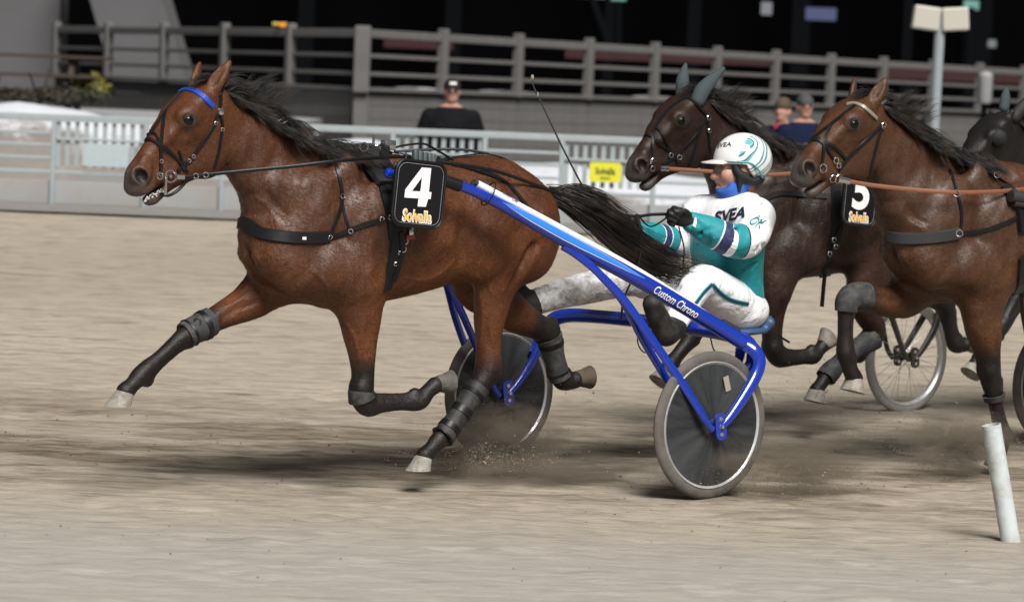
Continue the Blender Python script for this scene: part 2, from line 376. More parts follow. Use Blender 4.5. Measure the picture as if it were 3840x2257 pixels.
def horse_mesh(legs, h=0.009, ears=True):
    allp = np.array([p[:3] for L in legs.values() for p in L])
    lo = np.minimum(allp.min(0)-0.1, [0.2, -.42, .3]); hi = np.maximum(allp.max(0)+0.1, [2.85, .42, 1.95])
    g = Vox(lo, hi, h)
    g.slab(BODY2, BODY_C, 0)
    for nm, L in legs.items():
        g.sweep(L, 0.06); Q = crom([tuple(p[:4]) for p in L], 4); m = len(Q); i0 = int(m*(.53 if nm[1] == 'f' else .58)); i1 = int(m*.80); T = np.gradient(Q[:, :3], axis=0)
        rows = []
        for i in range(i0, i1+1):
            t = T[i]/np.linalg.norm(T[i]); b = np.array([t[2], 0, -t[0]]); b /= np.linalg.norm(b)+1e-9; rows.append((*(Q[i, :3]+b*(Q[i, 3]*.95)), Q[i, 3]*.48))
        g.sweep(rows[::2], .012, n=1)                              # flexor tendon
        e = rows[-1]; g.ell(e[:3], (.026, .026, .028), .02)        # fetlock
        k = int(m*(.44 if nm[1] == 'f' else .5)); t = T[k]/np.linalg.norm(T[k]); b = np.array([t[2], 0, -t[0]]); b /= np.linalg.norm(b)
        if nm[1] == 'f':
            for sg in (1, -1): g.ell(Q[k, :3]-b*.018+np.array([0, sg*.026, 0]), (.035, .026, .035), .02)
            j = int(m*.2)                                          # forearm muscle split
            g.sweep([(*(Q[j+q, :3]+np.array([0, sg_*Q[j+q, 3]*1.03, 0])-b*.012), .004+.006*(q in (2, 4))) for sg_ in (1,) for q in (0, 2, 4, 6)], .03, n=2, sub=True)
    B = lambda x, y, s, r, k=.06, rot=None, sub=False: g.ell(A(x, y, s), r, k, rot, sub)
    for sg in (1, -1):          # muscles on both sides
        B(1190, 800, sg*.13, (.15, .085, .2), .045); B(1090, 700, sg*.075, (.13, .05, .1), .05); B(1290, 690, sg*.14, (.08, .06, .14), .04); B(1240, 1000, sg*.19, (.07, .05, .1), .04); B(1330, 1010, sg*.19, (.14, .07, .12)); B(1090, 960, sg*.11, (.09, .06, .14), .10)
        B(1860, 780, sg*.16, (.2, .1, .13)); B(2000, 880, sg*.16, (.13, .09, .2)); B(1500, 830, sg*.2, (.3, .1, .2)); B(1800, 930, sg*.19, (.12, .075, .14), .07)
        B(1700, 800, sg*.33, (.09, .06, .1), .06, None, True)      # flank hollow
        B(1450, 960, sg*.31, (.03, .045, .15), .04, None, True)    # groove behind the triceps
        B(1120, 930, sg*.265, (.035, .045, .17), .06, None, True)    # groove before the shoulder
        B(1745, 960, sg*.3, (.03, .04, .16), .05, None, True)      # fold before the thigh
        B(1255, 880, sg*.27, (.02, .03, .13), .04, np.array([[.8, 0, .6], [0, 1, 0], [-.6, 0, .8]]), True); B(1960, 1000, sg*.24, (.02, .03, .12), .04, np.array([[.9, 0, .4], [0, 1, 0], [-.4, 0, .9]]), True); B(985, 690, sg*.13, (.012, .03, .16), .03, np.array([[.75, 0, -.66], [0, 1, 0], [.66, 0, .75]]), True)
    B(930, 1010, 0, (.06, .02, .1), .05, None, True)               # breast groove
    for nm, L in legs.items():   # joint bumps: point of hock and knee
        L = np.array([tuple(p[:4]) for p in L])
        if nm in ('lh', 'rh'):
            i = 7 if nm == 'lh' else 6; d = L[i, :3]-L[i-2, :3]; e = L[i+2, :3]-L[i, :3]; o = d/np.linalg.norm(d)-e/np.linalg.norm(e); o /= np.linalg.norm(o)+1e-6
            g.ell(L[i, :3]+o*.04, (.036, .028, .05), .04)
    # head
    hd = Vox(lo, hi, h) if False else g
    g.slab(HEAD2, HEAD_C, 0.03)
    for sg in (1, -1):
        g.ell(A(775, 575, sg*.045), (.1, .035, .11), .03)                                  # cheek
        g.ell(A(706, 440, sg*.088), (.058, .032, .045), .025)                              # brow
        g.sweep([(*A(655, 480, sg*.066), .018), (*A(610, 545, sg*.055), .012)], .03)       # cheek crest
        g.ell(A(640, 610, sg*.085), (.09, .022, .035), .03, None, True)                    # hollow before the cheek
        g.ell(A(528, 655, sg*.05), (.05, .032, .046), .018)                                # nostril rim
        g.ell(A(545, 618, sg*.038), (.03, .018, .04), .02)
        g.sweep([(*A(516, 646, sg*.074), .017), (*A(530, 660, sg*.070), .027), (*A(540, 682, sg*.072), .017)], .005, sub=True)   # nostril
        g.ell(A(709, 449, sg*.132), (.028, .03, .022), .010, None, True)                    # eye socket
        ear = [(A(x, y, .08)[0], sg*.08*q, A(x, y, .08)[2], r) for x, y, q, r in ((798, 352, .8, .03), (812, 310, .95, .036), (836, 268, 1.05, .028), (858, 232, 1.1, .010))]
        if sg < 0: ear = [(p[0]+.035*i/3, p[1], p[2]-.01*i/3, p[3]) for i, p in enumerate(ear)]
        if not ears: ear = [(*p[:3], p[3]*.5) for p in ear[:2]]
        g.sweep([p+(.62,) for p in ear], .02, lat=(0.6, sg*.8, 0))
        if not ears: continue
        inn = [(p[0]+.022, p[1]+sg*.014, p[2]+.006, p[3]*.62) for p in ear[1:]]
        g.sweep(inn, .012, sub=True)
    # lips, chin, mouth slit
    g.sweep([(*A(500, 705, 0), .034, 1.35), (*A(530, 708, 0), .03, 1.4)], .02)
    g.sweep([(*A(640, 672, 0), .036, 1.1), (*A(602, 712, 0), .03, 1.2), (*A(572, 740, 0), .032, 1.15), (*A(558, 748, 0), .028, 1.1)], .012)
    g.sweep([(*A(520, 745, .0), .010, 6.0), (*A(556, 722, .0), .009, 6.0), (*A(598, 695, 0), .005, 8.0)], .006, sub=True)
    v, F = g.mesh(); v = smooth_mesh(v, F, 4); n = vnormals(v, F)
    leg = np.min([poly_param(v, [p[:3] for p in L[3:]])[0] for L in legs.values()], axis=0); msk = .3+.7*sstep(leg, .05, .14); msk *= np.where(v[:, 0] > 2.15, .25, 1.0)
    ph = v@np.array([[.85, 0, -.5], [0, 1, 0], [.5, 0, .85]])     # muscle grain leans with the shoulder and thigh
    d = .0060*noise3(ph, (9, 6, 5), 1)+.0036*noise3(ph, (20, 12, 9), 2)+.0016*noise3(ph, (46, 30, 22), 3)
    return v+n*(d*msk)[:, None], F
VEINS = [[(640, 500), (655, 540), (668, 580), (660, 620)], [(700, 520), (690, 560), (695, 610)], [(1255, 1130), (1290, 1200), (1330, 1270), (1345, 1350)], [(1400, 1170), (1390, 1240), (1375, 1320), (1380, 1390)], [(1150, 1000), (1200, 1040), (1235, 1090), (1225, 1140)],
         [(1520, 1040), (1590, 1050), (1660, 1020), (1710, 970)], [(1850, 960), (1830, 1050), (1850, 1130), (1835, 1220), (1850, 1300)], [(1960, 960), (1920, 1030), (1890, 1090)], [(1800, 980), (1795, 1080), (1810, 1180), (1800, 1290)], [(930, 1100), (890, 1130), (850, 1150)], [(980, 1140), (930, 1160), (880, 1175)], [(1010, 830), (1060, 790), (1090, 730)], [(960, 740), (1010, 780), (1040, 840)]]
def add_veins(F_, v, F):
    b = BVHTree.FromPolygons(v.tolist(), F.tolist()); o = Vector(F_.loc(CO)); n = vnormals(v, F); out = np.zeros(len(v))
    for px in VEINS:
        P = []
        for x, y in crom(px, 5):
            h = b.ray_cast(o, Vector(F_.locdir(ray(x, y))).normalized())
            if h[0] is not None: P.append(tuple(h[0]))
        if len(P) > 2: d = poly_param(v, P)[0]; out = np.maximum(out, np.exp(-(d/.0075)**2)*.0042)
    return v+n*out[:, None]
def nose_up(v, deg):
    """tilts the head about the poll"""
    p = np.array(A(815, 400, 0)); q = np.array(A(480, 690, 0)); ax = (q-p)/np.linalg.norm(q-p); w = sstep((v-p)@ax, -.14, .10)*math.radians(deg)*sstep(v[:, 2], 1.15, 1.3); d = v-p; o = v.copy()
    o[:, 0] = p[0]+d[:, 0]*np.cos(w)-d[:, 2]*np.sin(w); o[:, 2] = p[2]+d[:, 0]*np.sin(w)+d[:, 2]*np.cos(w); return o
def horse_attrs(v, legs, blackness=0.0):
    blk = np.zeros(len(v)); nearleg = np.full(len(v), 9.0)
    for nm, L in legs.items():
        d, t = poly_param(v, L); tot = np.linalg.norm(np.diff(np.array([p[:3] for p in L]), axis=0), axis=1).sum()
        x = t/tot; st = (.36, .5) if nm[1] == 'f' else (.5, .62)
        m = d < nearleg; b = sstep(x, *st)*sstep(.16-d, 0, .06); blk = np.where(m, np.maximum(blk, b), blk); nearleg = np.minimum(nearleg, d)
    mz = np.array(A(480, 700, 0)); dm = np.linalg.norm((v-mz)*np.array([1, .8, 1]), axis=1); muz = np.maximum(1-sstep(dm, .04, .15), 1-sstep(np.linalg.norm(v-np.array(A(562, 748, 0)), axis=1), .03, .085))
    e = np.minimum(np.linalg.norm(v-np.array(A(709, 449, .1)), axis=1), np.linalg.norm(v-np.array(A(709, 449, -.1)), axis=1)); eyed = 1-sstep(e, .025, .055)
    nos = np.minimum(*[np.linalg.norm(v-np.array(A(531, 662, sg*.058)), axis=1) for sg in (1, -1)]); nost = 1-sstep(nos, .022, .036)
    crest = poly_param(v, [(*A(x, y, 0),) for x, y in ((840, 350), (917, 398), (1012, 462), (1106, 515), (1224, 558), (1330, 572))])[0]
    wet = (1-sstep(np.linalg.norm((v-np.array(A(1200, 720, .15)))*np.array([1, .5, 1]), axis=1), .2, .62))
    return dict(black=blk, muzzle=muz, eyed=eyed, nost=nost, crest=1-sstep(crest, .02, .09), wet=wet)
def coat_hair(v, F, attrs, legs, mat, parent, count, seed=3):
    """short lying hairs over the whole body: one sliver each"""
    r = np.random.default_rng(seed); a, b, c, d = (v[F[:, k]] for k in range(4)); ar = np.linalg.norm(np.cross(c-a, d-b), axis=1); i = r.choice(len(F), count, p=ar/ar.sum())
    u, w = r.uniform(size=(2, count, 1)); P = (a[i]*(1-u)+b[i]*u)*(1-w)+(d[i]*(1-u)+c[i]*u)*w; n = vnormals(v, F)[F[i, 0]]
    flow = np.tile(np.array([-.75, 0, -.65]), (count, 1)); best = np.full(count, .12)
    for L in legs.values():
        Q = crom([tuple(p[:3]) for p in L[2:]], 2)
        for p, q in zip(Q[:-1], Q[1:]):
            t = (q-p)/np.linalg.norm(q-p); s = np.clip((P-p)@t, 0, np.linalg.norm(q-p)); dd = np.linalg.norm(P-p-s[:, None]*t, axis=1); m = dd < best; best[m] = dd[m]; flow[m] = t
    hd = P[:, 0] > 2.2; flow[hd & (P[:, 2] > 1.25)] = (-.5, 0, .3)
    flow = flow+r.normal(size=(count, 3))*.28; flow -= n*(flow*n).sum(1)[:, None]; flow /= np.linalg.norm(flow, axis=1)[:, None]+1e-9
    ln = np.where(hd | (best < .12), .007, .0125)[:, None]*r.uniform(.6, 1.3, (count, 1)); T = flow+n*r.uniform(.10, .34, (count, 1)); W = np.cross(n, flow)*.0007+n*r.normal(size=(count, 1))*.0002
    ln = ln*(attrs['nost'][F[i, 0]] < .2)[:, None]*(attrs['eyed'][F[i, 0]] < .6)[:, None]
    V = np.stack([P-W, P+W, P+T*ln+W*.3, P+T*ln-W*.3], 1).reshape(-1, 3); Q = np.arange(count*4).reshape(-1, 4)
    return tag(fast_mesh('coat_hair', V, Q, mat, parent, {k: np.repeat(np.asarray(x)[F[i, 0]], 4) for k, x in attrs.items()}), kind='stuff')
def coat_mat(name, light, dark, blackc=(.0085, .0072, .007), wetk=1.0):
    t = NT(name); v = t.coord(); big = t.noise(v, 3.2, 3, .5); mid = t.noise(v, 11, 5, .6, .4)
    hair = t.noise(t.coord(scale=(60, 220, 200), rot=(0, .5, 0)), 2.2, 3, .6)
    c = t.mix(t.ramp(big, [(.3, 0.0), (.7, 1.0)]), dark, light)
    c = t.mix(t.math('MULTIPLY', t.ramp(mid, [(.35, 0), (.7, 1)]), .45), c, tuple(x*.55 for x in dark))
    fur = t.noise(t.coord(scale=(1, 1.6, 2.2), rot=(0, .5, 0)), 85, 4, .65)
    c = t.mix(t.math('MULTIPLY', t.ramp(fur, [(.35, 1), (.62, 0)]), .7), c, tuple(x*.30 for x in dark))
    c = t.mix(t.math('MULTIPLY', t.ramp(hair, [(.3, 0), (.75, 1)]), .28), c, tuple(x*.4 for x in dark))
    zz = t.n('SeparateXYZ'); t.l(v, zz.inputs[0]); tn = t.math('ADD', zz.outputs[2], t.math('MULTIPLY', t.math('SUBTRACT', big, .5), .5)); c = t.mix(t.ramp(t.math('SUBTRACT', tn, .7), [(.30, 0), (.75, .5)]), c, tuple(x*.62 for x in dark))
    wstreak = t.ramp(t.noise(t.coord(scale=(14, 14, 3.2), rot=(0, .25, 0)), 2.0, 6, .7, .6), [(.46, 0), (.66, 1)])
    wet = t.math('MULTIPLY', t.math('MULTIPLY', t.attr('wet'), wstreak), wetk)
    c = t.mix(t.math('MULTIPLY', t.math('MULTIPLY', t.attr('wet'), t.ramp(big, [(.25, 1), (.8, .45)])), .72), c, tuple(x*.6 for x in dark))
    c = t.mix(t.math('MULTIPLY', wet, .12), c, (.30, .26, .24))
    c = t.mix(t.math('MULTIPLY', t.attr('crest'), .8), c, blackc)
    bl = t.math('MINIMUM', t.math('ADD', t.attr('black'), t.math('MULTIPLY', t.math('SUBTRACT', mid, .5), t.math('MULTIPLY', t.attr('black'), .6))), 1.0)
    c = t.mix(bl, c, t.mix(mid, blackc, tuple(x*1.7 for x in blackc)))
    c = t.mix(t.math('MULTIPLY', t.math('POWER', t.attr('muzzle'), 1.3), .8), c, t.mix(mid, (.05, .047, .045), (.105, .095, .085)))
    c = t.mix(t.math('MULTIPLY', t.attr('eyed'), .75), c, (.035, .032, .03)); c = t.mix(t.attr('nost'), c, (.012, .008, .008))
    r = t.math('SUBTRACT', t.math('MULTIPLY_ADD', mid, .22, .33), t.math('MULTIPLY', wet, .14))
    nb = t.bump(fur, .55, .004); nb = t.bump(t.noise(v, 26, 4, .6), .25, .008, nb); nb = t.bump(t.noise(v, 9, 3, .5, .8), .35, .02, nb); nb = t.bump(wstreak, .25, .004, nb)
    t.set(Base_Color=c, Roughness=r, Normal=nb, Specular_IOR_Level=.34, Coat_Weight=t.math('MULTIPLY_ADD', t.attr('wet'), .09, .015), Coat_Roughness=.2); return t.m
def hoof_mesh(F, p0, p1, mat, parent, r0=.040, r1=.060, flat=False):
    """hoof wall: an oval coronet leading to a flat, longer sole; flat: the sole lies level"""
    a, b = np.array(F.at(*p0)), np.array(F.at(*p1)); ax = b-a; L = np.linalg.norm(ax); ax /= L; n = 24
    ns = np.array([0, 0, -1.0]) if flat else ax; lat = np.array([0, 1.0, 0]); toe = np.cross(lat, ns) if flat else np.cross(lat, ax); toe /= np.linalg.norm(toe)
    if flat and toe[0] < 0: toe = -toe
    nc = ax*.5+ns*.5; tc = toe-nc*(toe@nc)/(nc@nc); tc /= np.linalg.norm(tc); lc = np.cross(nc, tc); lc /= np.linalg.norm(lc)
    V = []
    for t, (rl, rt, off) in zip((-.18, 0, .08, .45, .85, .985, 1.0, 1.0, .95), ((.8, .8, 0), (.96, .98, 0), (1.05, 1.06, 0), (1.16, 1.22, .03), (1.36, 1.48, .08), (1.43, 1.6, .1), (1.38, 1.54, .1), (.95, 1.1, .1), (.05, .05, .1))):
        q = np.clip(t, 0, 1); T = tc*(1-q)+toe*q; T /= np.linalg.norm(T); B = lc*(1-q)+np.cross(ns, toe)*q; B /= np.linalg.norm(B); c = a+(b-a)*t+T*off*r0
        for k in range(n):
            w = 2*math.pi*k/n; cs = math.cos(w); V.append(c+T*r0*rt*(cs if cs > 0 else cs*.86)+B*r0*rl*math.sin(w))
    m = MB(); m.add(V, [(i*n+k, i*n+(k+1) % n, (i+1)*n+(k+1) % n, (i+1)*n+k) for i in range(8) for k in range(n)]); return m.build('hoof', mat, parent, True)
# ------------------------------------------------------------------ lettering, straps, hair
def text_mesh(s, size=1.0, bold=0.0, shear=0.0, spacing=1.0):
    cu = bpy.data.curves.new('lettering', 'FONT'); cu.body = s; cu.size = size; cu.offset = bold; cu.shear = shear; cu.space_character = spacing
    cu.align_x = 'CENTER'; cu.align_y = 'CENTER'; cu.resolution_u = 5
    o = bpy.data.objects.new('lettering', cu); COL.objects.link(o)
    dg = bpy.context.evaluated_depsgraph_get(); me = bpy.data.meshes.new_from_object(o.evaluated_get(dg))
    v = np.array([q.co[:2] for q in me.vertices]); f = [tuple(p.vertices) for p in me.polygons]
    bpy.data.objects.remove(o); bpy.data.curves.remove(cu); bpy.data.meshes.remove(me); return v, f
def lettering(name, s, M, mat, parent, width=None, height=None, bold=0.0, shear=0.0, lift=0.0015, spacing=1.0):
    v, f = text_mesh(s, 1.0, bold, shear, spacing); o, X, Y, Z = (np.array(a, float) for a in M)
    lo, hi = v.min(0), v.max(0); v = v-(lo+hi)/2; k = np.array([1.0, 1.0])
    if width: k[:] = width/(hi-lo)[0]
    if height: k[1] = height/(hi-lo)[1]; k[0] = k[1] if not width else k[0]
    v = v*k; return mesh_obj(name, [o+X*p[0]+Y*p[1]+Z*lift for p in v], f, mat, parent)
def bvh_of(o): return BVHTree.FromPolygons([tuple(v.co) for v in o.data.vertices], [tuple(p.vertices) for p in o.data.polygons])
class Surf:
    """a body's surface, met by lines of sight or by nearest point, in the frame of its horse"""
    def __init__(self, F, o): self.F = F; self.b = bvh_of(o); self.o = Vector(F.loc(CO))
    def hit(self, x, y):
        p, n, i, d = self.b.ray_cast(self.o, Vector(self.F.locdir(ray(x, y))).normalized())
        return (np.array(p), np.array(n)) if p is not None else None
    def near(self, p):
        q, n, i, d = self.b.find_nearest(Vector(p)); return np.array(q), np.array(n)
def ribbon(mb, P, N, w, th=.004, lift=.003):
    """flat strap along points P with normals N"""
    P = np.array(P, float); N = np.array(N, float); m = len(P); w = np.broadcast_to(np.array(w, float), (m,))
    T = np.gradient(P, axis=0); T /= np.linalg.norm(T, axis=1)[:, None]+1e-9; N -= T*(N*T).sum(1)[:, None]; N /= np.linalg.norm(N, axis=1)[:, None]+1e-9
    B = np.cross(T, N); v = []
    for i in range(m):
        for a, b in ((-1, 0), (-.8, 1), (.8, 1), (1, 0)): v.append(P[i]+B[i]*a*w[i]/2+N[i]*(lift+b*th))
    f = [(i*4+k, i*4+k+1, (i+1)*4+k+1, (i+1)*4+k) for i in range(m-1) for k in range(3)]+[(0, 1, 2, 3), ((m-1)*4+3, (m-1)*4+2, (m-1)*4+1, (m-1)*4)]
    mb.add(v, f)
def smoothrows(P, it=3):
    P = np.array(P, float)
    for _ in range(it): P[1:-1] = P[1:-1]*.5+(P[:-2]+P[2:])*.25
    return P
def strap(S, px, w, mb, n=5, th=.004, lift=.003, mirror=False, w1=None):
    """strap whose course on the near side is seen at px; mirror adds the far-side twin"""
    q = crom(px, n); P, N = [], []
    for x, y in q:
        h = S.hit(x, y)
        if h: P.append(h[0]); N.append(h[1])
    if len(P) < 3: return
    P, N = smoothrows(P, 2), smoothrows(N, 3); W = np.linspace(w, w1 if w1 else w, len(P))
    ribbon(mb, P, N, W, th, lift)
    if mirror:
        Q = [S.near((p[0], -p[1], p[2])) for p in P]; ribbon(mb, smoothrows([a for a, b in Q]), smoothrows([b for a, b in Q]), W, th, lift)
    return P, N
def wrap(S, pts, w, mb, n=6, th=.004, lift=.003):
    """strap over given local points pulled to the surface"""
    Q = [S.near(p) for p in crom(pts, n)]; P, N = smoothrows([a for a, b in Q], 3), smoothrows([b for a, b in Q], 4); ribbon(mb, P, N, w, th, lift); return P, N
def ring(mb, c, axis, r, t=.004, n=20, m=6):
    prof = [(r+t*math.cos(2*math.pi*k/m), t*math.sin(2*math.pi*k/m)) for k in range(m)]; mb.lathe(c, axis, prof, n, closed=True)
def hair(name, roots, mat, parent, rng, r=.0016, n=7):
    """roots: list of (polyline guide, spread at root, spread at tip, count)"""
    V, Fc = [], []; base = 0
    for guide, s0, s1, cnt in roots:
        G = crom(guide, 3); m = len(G); t = np.linspace(0, 1, m)[:, None]
        for _ in range(cnt):
            off = rng.normal(size=3); off2 = off*.5+rng.normal(size=3)*.7; wob = rng.normal(size=3)*.35; cut = rng.uniform(.72, 1.0)
            ph = rng.uniform(0, 6.28); tt = t*cut; idx = tt[:, 0]*(m-1); i0 = np.clip(idx.astype(int), 0, m-2); fr = (idx-i0)[:, None]
            P = G[i0]*(1-fr)+G[i0+1]*fr; P = P+off*s0*(1-tt)+off2*s1*tt+wob*s1*np.sin(tt*7+ph)*tt*.35
            T = np.gradient(P, axis=0); T /= np.linalg.norm(T, axis=1)[:, None]+1e-9
            a = np.cross(T, rng.normal(size=3)); a /= np.linalg.norm(a, axis=1)[:, None]+1e-9; b = np.cross(T, a); rr = r*rng.uniform(.7, 1.3)*(1-.85*t)
            for k in range(3):
                q = 2*math.pi*k/3; V.append(P+(a*math.cos(q)+b*math.sin(q))*rr)
            ii = np.arange(m-1)
            for k in range(3):
                k2 = (k+1) % 3; Fc.append(np.stack([base+k*m+ii, base+k*m+ii+1, base+k2*m+ii+1, base+k2*m+ii], 1))
            base += 3*m
    return fast_mesh(name, np.concatenate(V), np.concatenate(Fc), mat, parent)
def hair_mat(name, a, b):
    t = NT(name); n = t.noise(t.coord(), 9, 3, .5); t.set(Base_Color=t.mix(t.ramp(n, [(.4, 0), (.75, 1)]), a, b), Roughness=.45, Specular_IOR_Level=.4); return t.m

LEATHER = simple('black_leather', (.0065, .0065, .0075), .42, var=.3, scale=60, bump=.12, spec=.35)
STEEL = simple('polished_steel', (.72, .72, .74), .22, 1.0, var=.06)
BROWNREIN = simple('tan_rein', (.20, .08, .042), .55, var=.2, scale=40)
GREYBOOT = simple('grey_rubber_boot', (.034, .037, .041), .62, var=.3, scale=18, bump=.5, dirt=(.15, .13, .105), dscale=22, damt=.5, spec=.25)
WHITE = simple('white_print', (.82, .82, .82), .5, var=.03)
ORANGE = simple('orange_print', (.80, .42, .04), .5, var=.05)
BLACKPL = simple('plate_fabric', (.005, .005, .007), .6, var=.2, scale=80, bump=.1, spec=.25)
HORN = simple('hoof_horn', (.27, .255, .225), .7, var=.3, scale=40, dirt=(.13, .105, .075), dscale=26, damt=.9, bump=.3)
MANE = hair_mat('black_mane', (.009, .008, .008), (.055, .040, .031))

# ------------------------------------------------------------------ leg boots
def sleeve(L, i0, i1, add, mat, name, parent, n=18, flare=.001):
    """a boot round a leg between two fractions of its bone line"""
    P = crom(np.array([tuple(p[:4]) for p in L]), 6); m = len(P); a, b = int(i0*(m-1)), int(i1*(m-1)); P = P[a:b+1]
    mb = MB(); r = P[:, 3]+add; r[0] += flare; r[-1] += flare
    pts = np.vstack([P[:1, :3]+(P[0, :3]-P[1, :3])*.02, P[:, :3], P[-1:, :3]+(P[-1, :3]-P[-2, :3])*.02]); rr = np.concatenate([[r[0]-add*.8], r, [r[-1]-add*.8]]); mb.tube(pts, rr, n, caps=False, ref=(0, 1, 0)); V_ = np.array(mb.v); C_ = np.repeat(pts, n, 0); D_ = V_-C_; D_ /= np.linalg.norm(D_, axis=1)[:, None]+1e-9; mb.v = [tuple(p) for p in V_+D_*(noise3(V_, (26, 20, 26), 11)*.0045+noise3(V_, (60, 50, 60), 12)*.0018)[:, None]]; return mb.build(name, mat, parent, True)

# ------------------------------------------------------------------ number plate
def number_plate(F, M, w, h, digit_fn, label, parent_group=None, hidden_top=False):
    o, X, Y, Z = M; root = F.empty('number_plate'); tag(root, label, 'number plate', parent_group)
    m = MB(); m.prism(rrect(w/2, h/2, .05), -.008, .008, M); m.build('plate', BLACKPL, root)
    e = MB(); pts = [o+X*p[0]+Y*p[1]+Z*.007 for p in rrect(w/2, h/2, .05)]; e.tube(pts+pts[:2], .006, 6, caps=False); e.build('rim', LEATHER, root, True)
    st = MB(); pts = [o+X*p[0]+Y*p[1]+Z*.0085 for p in rrect(w/2-.013, h/2-.013, .04)]; st.tube(pts+pts[:2], .0009, 4, caps=False); st.build('stitching', simple('grey_thread', (.3, .3, .32), .7), root)
    digit_fn(M, root)
    by = -h/2+.046
    M2 = (o+Y*by-X*.0+Z*.008, X, Y, Z)
    lettering('lettering', 'Solvalla', (o+Y*by+Z*.0085, X, Y, Z), WHITE, root, width=w*.60, height=.058, bold=.05)
    lettering('lettering', 'Solvalla', (o+Y*by+Z*.0100, X, Y, Z), ORANGE, root, width=w*.555, height=.047, bold=.018)
    return root
# ------------------------------------------------------------------ sulky
def paint(name, col, dirt=.15):
    t = NT(name); v = t.coord(); n = t.noise(v, 14, 4, .6); d = t.ramp(t.noise(v, 55, 6, .75), [(.56, 0), (.72, dirt)])
    t.set(Base_Color=t.mix(d, t.mix(n, tuple(x*.9 for x in col), col), (.2, .17, .14)), Roughness=t.math('MULTIPLY_ADD', d, .5, .2), Coat_Weight=.8, Coat_Roughness=.04); return t.m
BLUE = paint('blue_enamel', (.005, .030, .33)); LBLUE = paint('light_blue_decal', (.03, .20, .68)); DSTEEL = simple('dark_paint', (.03, .03, .034), .4)
TYRE = simple('tyre_rubber', (.085, .08, .074), .75, var=.15, scale=20, dirt=(.2, .17, .135), dscale=5, damt=.6)
RIMM = simple('rim_aluminium', (.62, .63, .64), .35, .6, var=.08); 
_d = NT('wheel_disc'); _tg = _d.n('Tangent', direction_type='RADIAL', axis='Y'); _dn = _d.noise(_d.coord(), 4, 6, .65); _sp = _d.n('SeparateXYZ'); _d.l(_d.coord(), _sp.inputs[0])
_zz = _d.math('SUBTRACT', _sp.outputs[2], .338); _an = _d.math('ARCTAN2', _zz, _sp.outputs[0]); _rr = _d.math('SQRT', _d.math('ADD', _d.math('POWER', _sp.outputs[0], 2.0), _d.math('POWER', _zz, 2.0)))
_cv = _d.n('CombineXYZ'); _d.l(_d.math('MULTIPLY', _an, 1.3), _cv.inputs[0]); _d.l(_d.math('MULTIPLY', _rr, 1.2), _cv.inputs[1]); _sheen = _d.ramp(_d.noise(_cv.outputs[0], 2.4, 5, .6), [(.35, 0), (.68, 1)])  # radial streaks of reflected light, painted into the disc colour
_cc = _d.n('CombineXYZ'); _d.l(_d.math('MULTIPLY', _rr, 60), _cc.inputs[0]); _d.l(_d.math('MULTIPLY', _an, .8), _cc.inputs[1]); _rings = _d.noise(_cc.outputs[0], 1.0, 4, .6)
_d.set(Base_Color=_d.mix(_d.math('MULTIPLY', _rings, .35), _d.mix(_sheen, (.012, .015, .018), (.062, .070, .077)), (.075, .074, .070)), Metallic=.35, Roughness=_d.math('MULTIPLY_ADD', _sheen, -.2, .52), Anisotropic=.8, Tangent=_tg.outputs[0]); DISC = _d.m
WROD = simple('white_tube', (.74, .75, .74), .35, var=.04, dirt=(.5, .46, .4), dscale=9, damt=.3)
WR = .338
TYRE2 = simple('pale_tyre', (.24, .235, .225), .7)
def wheel(root, s, spoked=False, axlez=WR):
    c = np.array([0, s, axlez]); sg = 1 if s > 0 else -1; ax = np.array([0, 1.0, 0])
    m = MB(); m.lathe(c, ax, [(WR-.034+.026*math.cos(a)*1.15+.006, .019*math.sin(a)) for a in np.linspace(0, 2*math.pi, 12, endpoint=False)], 72, closed=True); m.build('tyre', TYRE2 if spoked else TYRE, root, True)
    m = MB(); m.lathe(c, ax, [(WR-.060, -.014), (WR-.048, -.021), (WR-.042, -.012), (WR-.042, .012), (WR-.048, .021), (WR-.060, .014), (WR-.066, 0)], 72, closed=True); m.build('rim', RIMM, root, True)
    if spoked:
        m = MB()
        for k in range(28):
            a = 2*math.pi*k/28; d = np.array([math.cos(a), 0, math.sin(a)]); e = np.array([math.cos(a+.5*(-1)**k), 0, math.sin(a+.5*(-1)**k)])
            m.tube([c+e*.025+ax*.03*(1 if k % 4 < 2 else -1), c+d*(WR-.062)], .0015, 5)
        m.build('spokes', STEEL, root, True); m = MB(); m.lathe(c, ax, [(.001, -.05), (.022, -.05), (.03, -.03), (.02, -.015), (.02, .015), (.03, .03), (.022, .05), (.001, .05)], 24); m.build('hub', DSTEEL, root, True)
    else:
        for side in (1, -1):
            m = MB(); n = 96; rs = [.03, .06, .12, .19, .24, .27, WR-.058]; v = []
            for r in rs:
                for k in range(n):
                    a = 2*math.pi*k/n; q = (a/(2*math.pi)*5+.3) % 1.0; fold = (abs(q-.5)*2)**6
                    h = side*(.028-.016*(r/WR)+.006*fold*math.sin(math.pi*min(1, (r-.03)/(WR-.09))))
                    v.append(c+np.array([math.cos(a)*r, h, math.sin(a)*r]))
            f = [(i*n+k, i*n+(k+1) % n, (i+1)*n+(k+1) % n, (i+1)*n+k) for i in range(len(rs)-1) for k in range(n)]
            if side > 0: f = [q[::-1] for q in f]
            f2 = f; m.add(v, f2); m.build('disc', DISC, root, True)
        m = MB(); m.lathe(c, ax, [(.001, -.055), (.02, -.055), (.034, -.032), (.034, .032), (.02, .055), (.001, .055)], 24); m.build('hub', DSTEEL, root, True)
        m = MB(); d = np.array([.32, 0, .95]); m.box(c+np.array([-.07, sg*.0275, .19]), (.016, .002, .035), X=(.95, 0, -.3), Y=(0, 1, 0), Z=(.3, 0, .95)); m.build('sticker', simple('worn_sticker', (.32, .28, .22), .6), root)
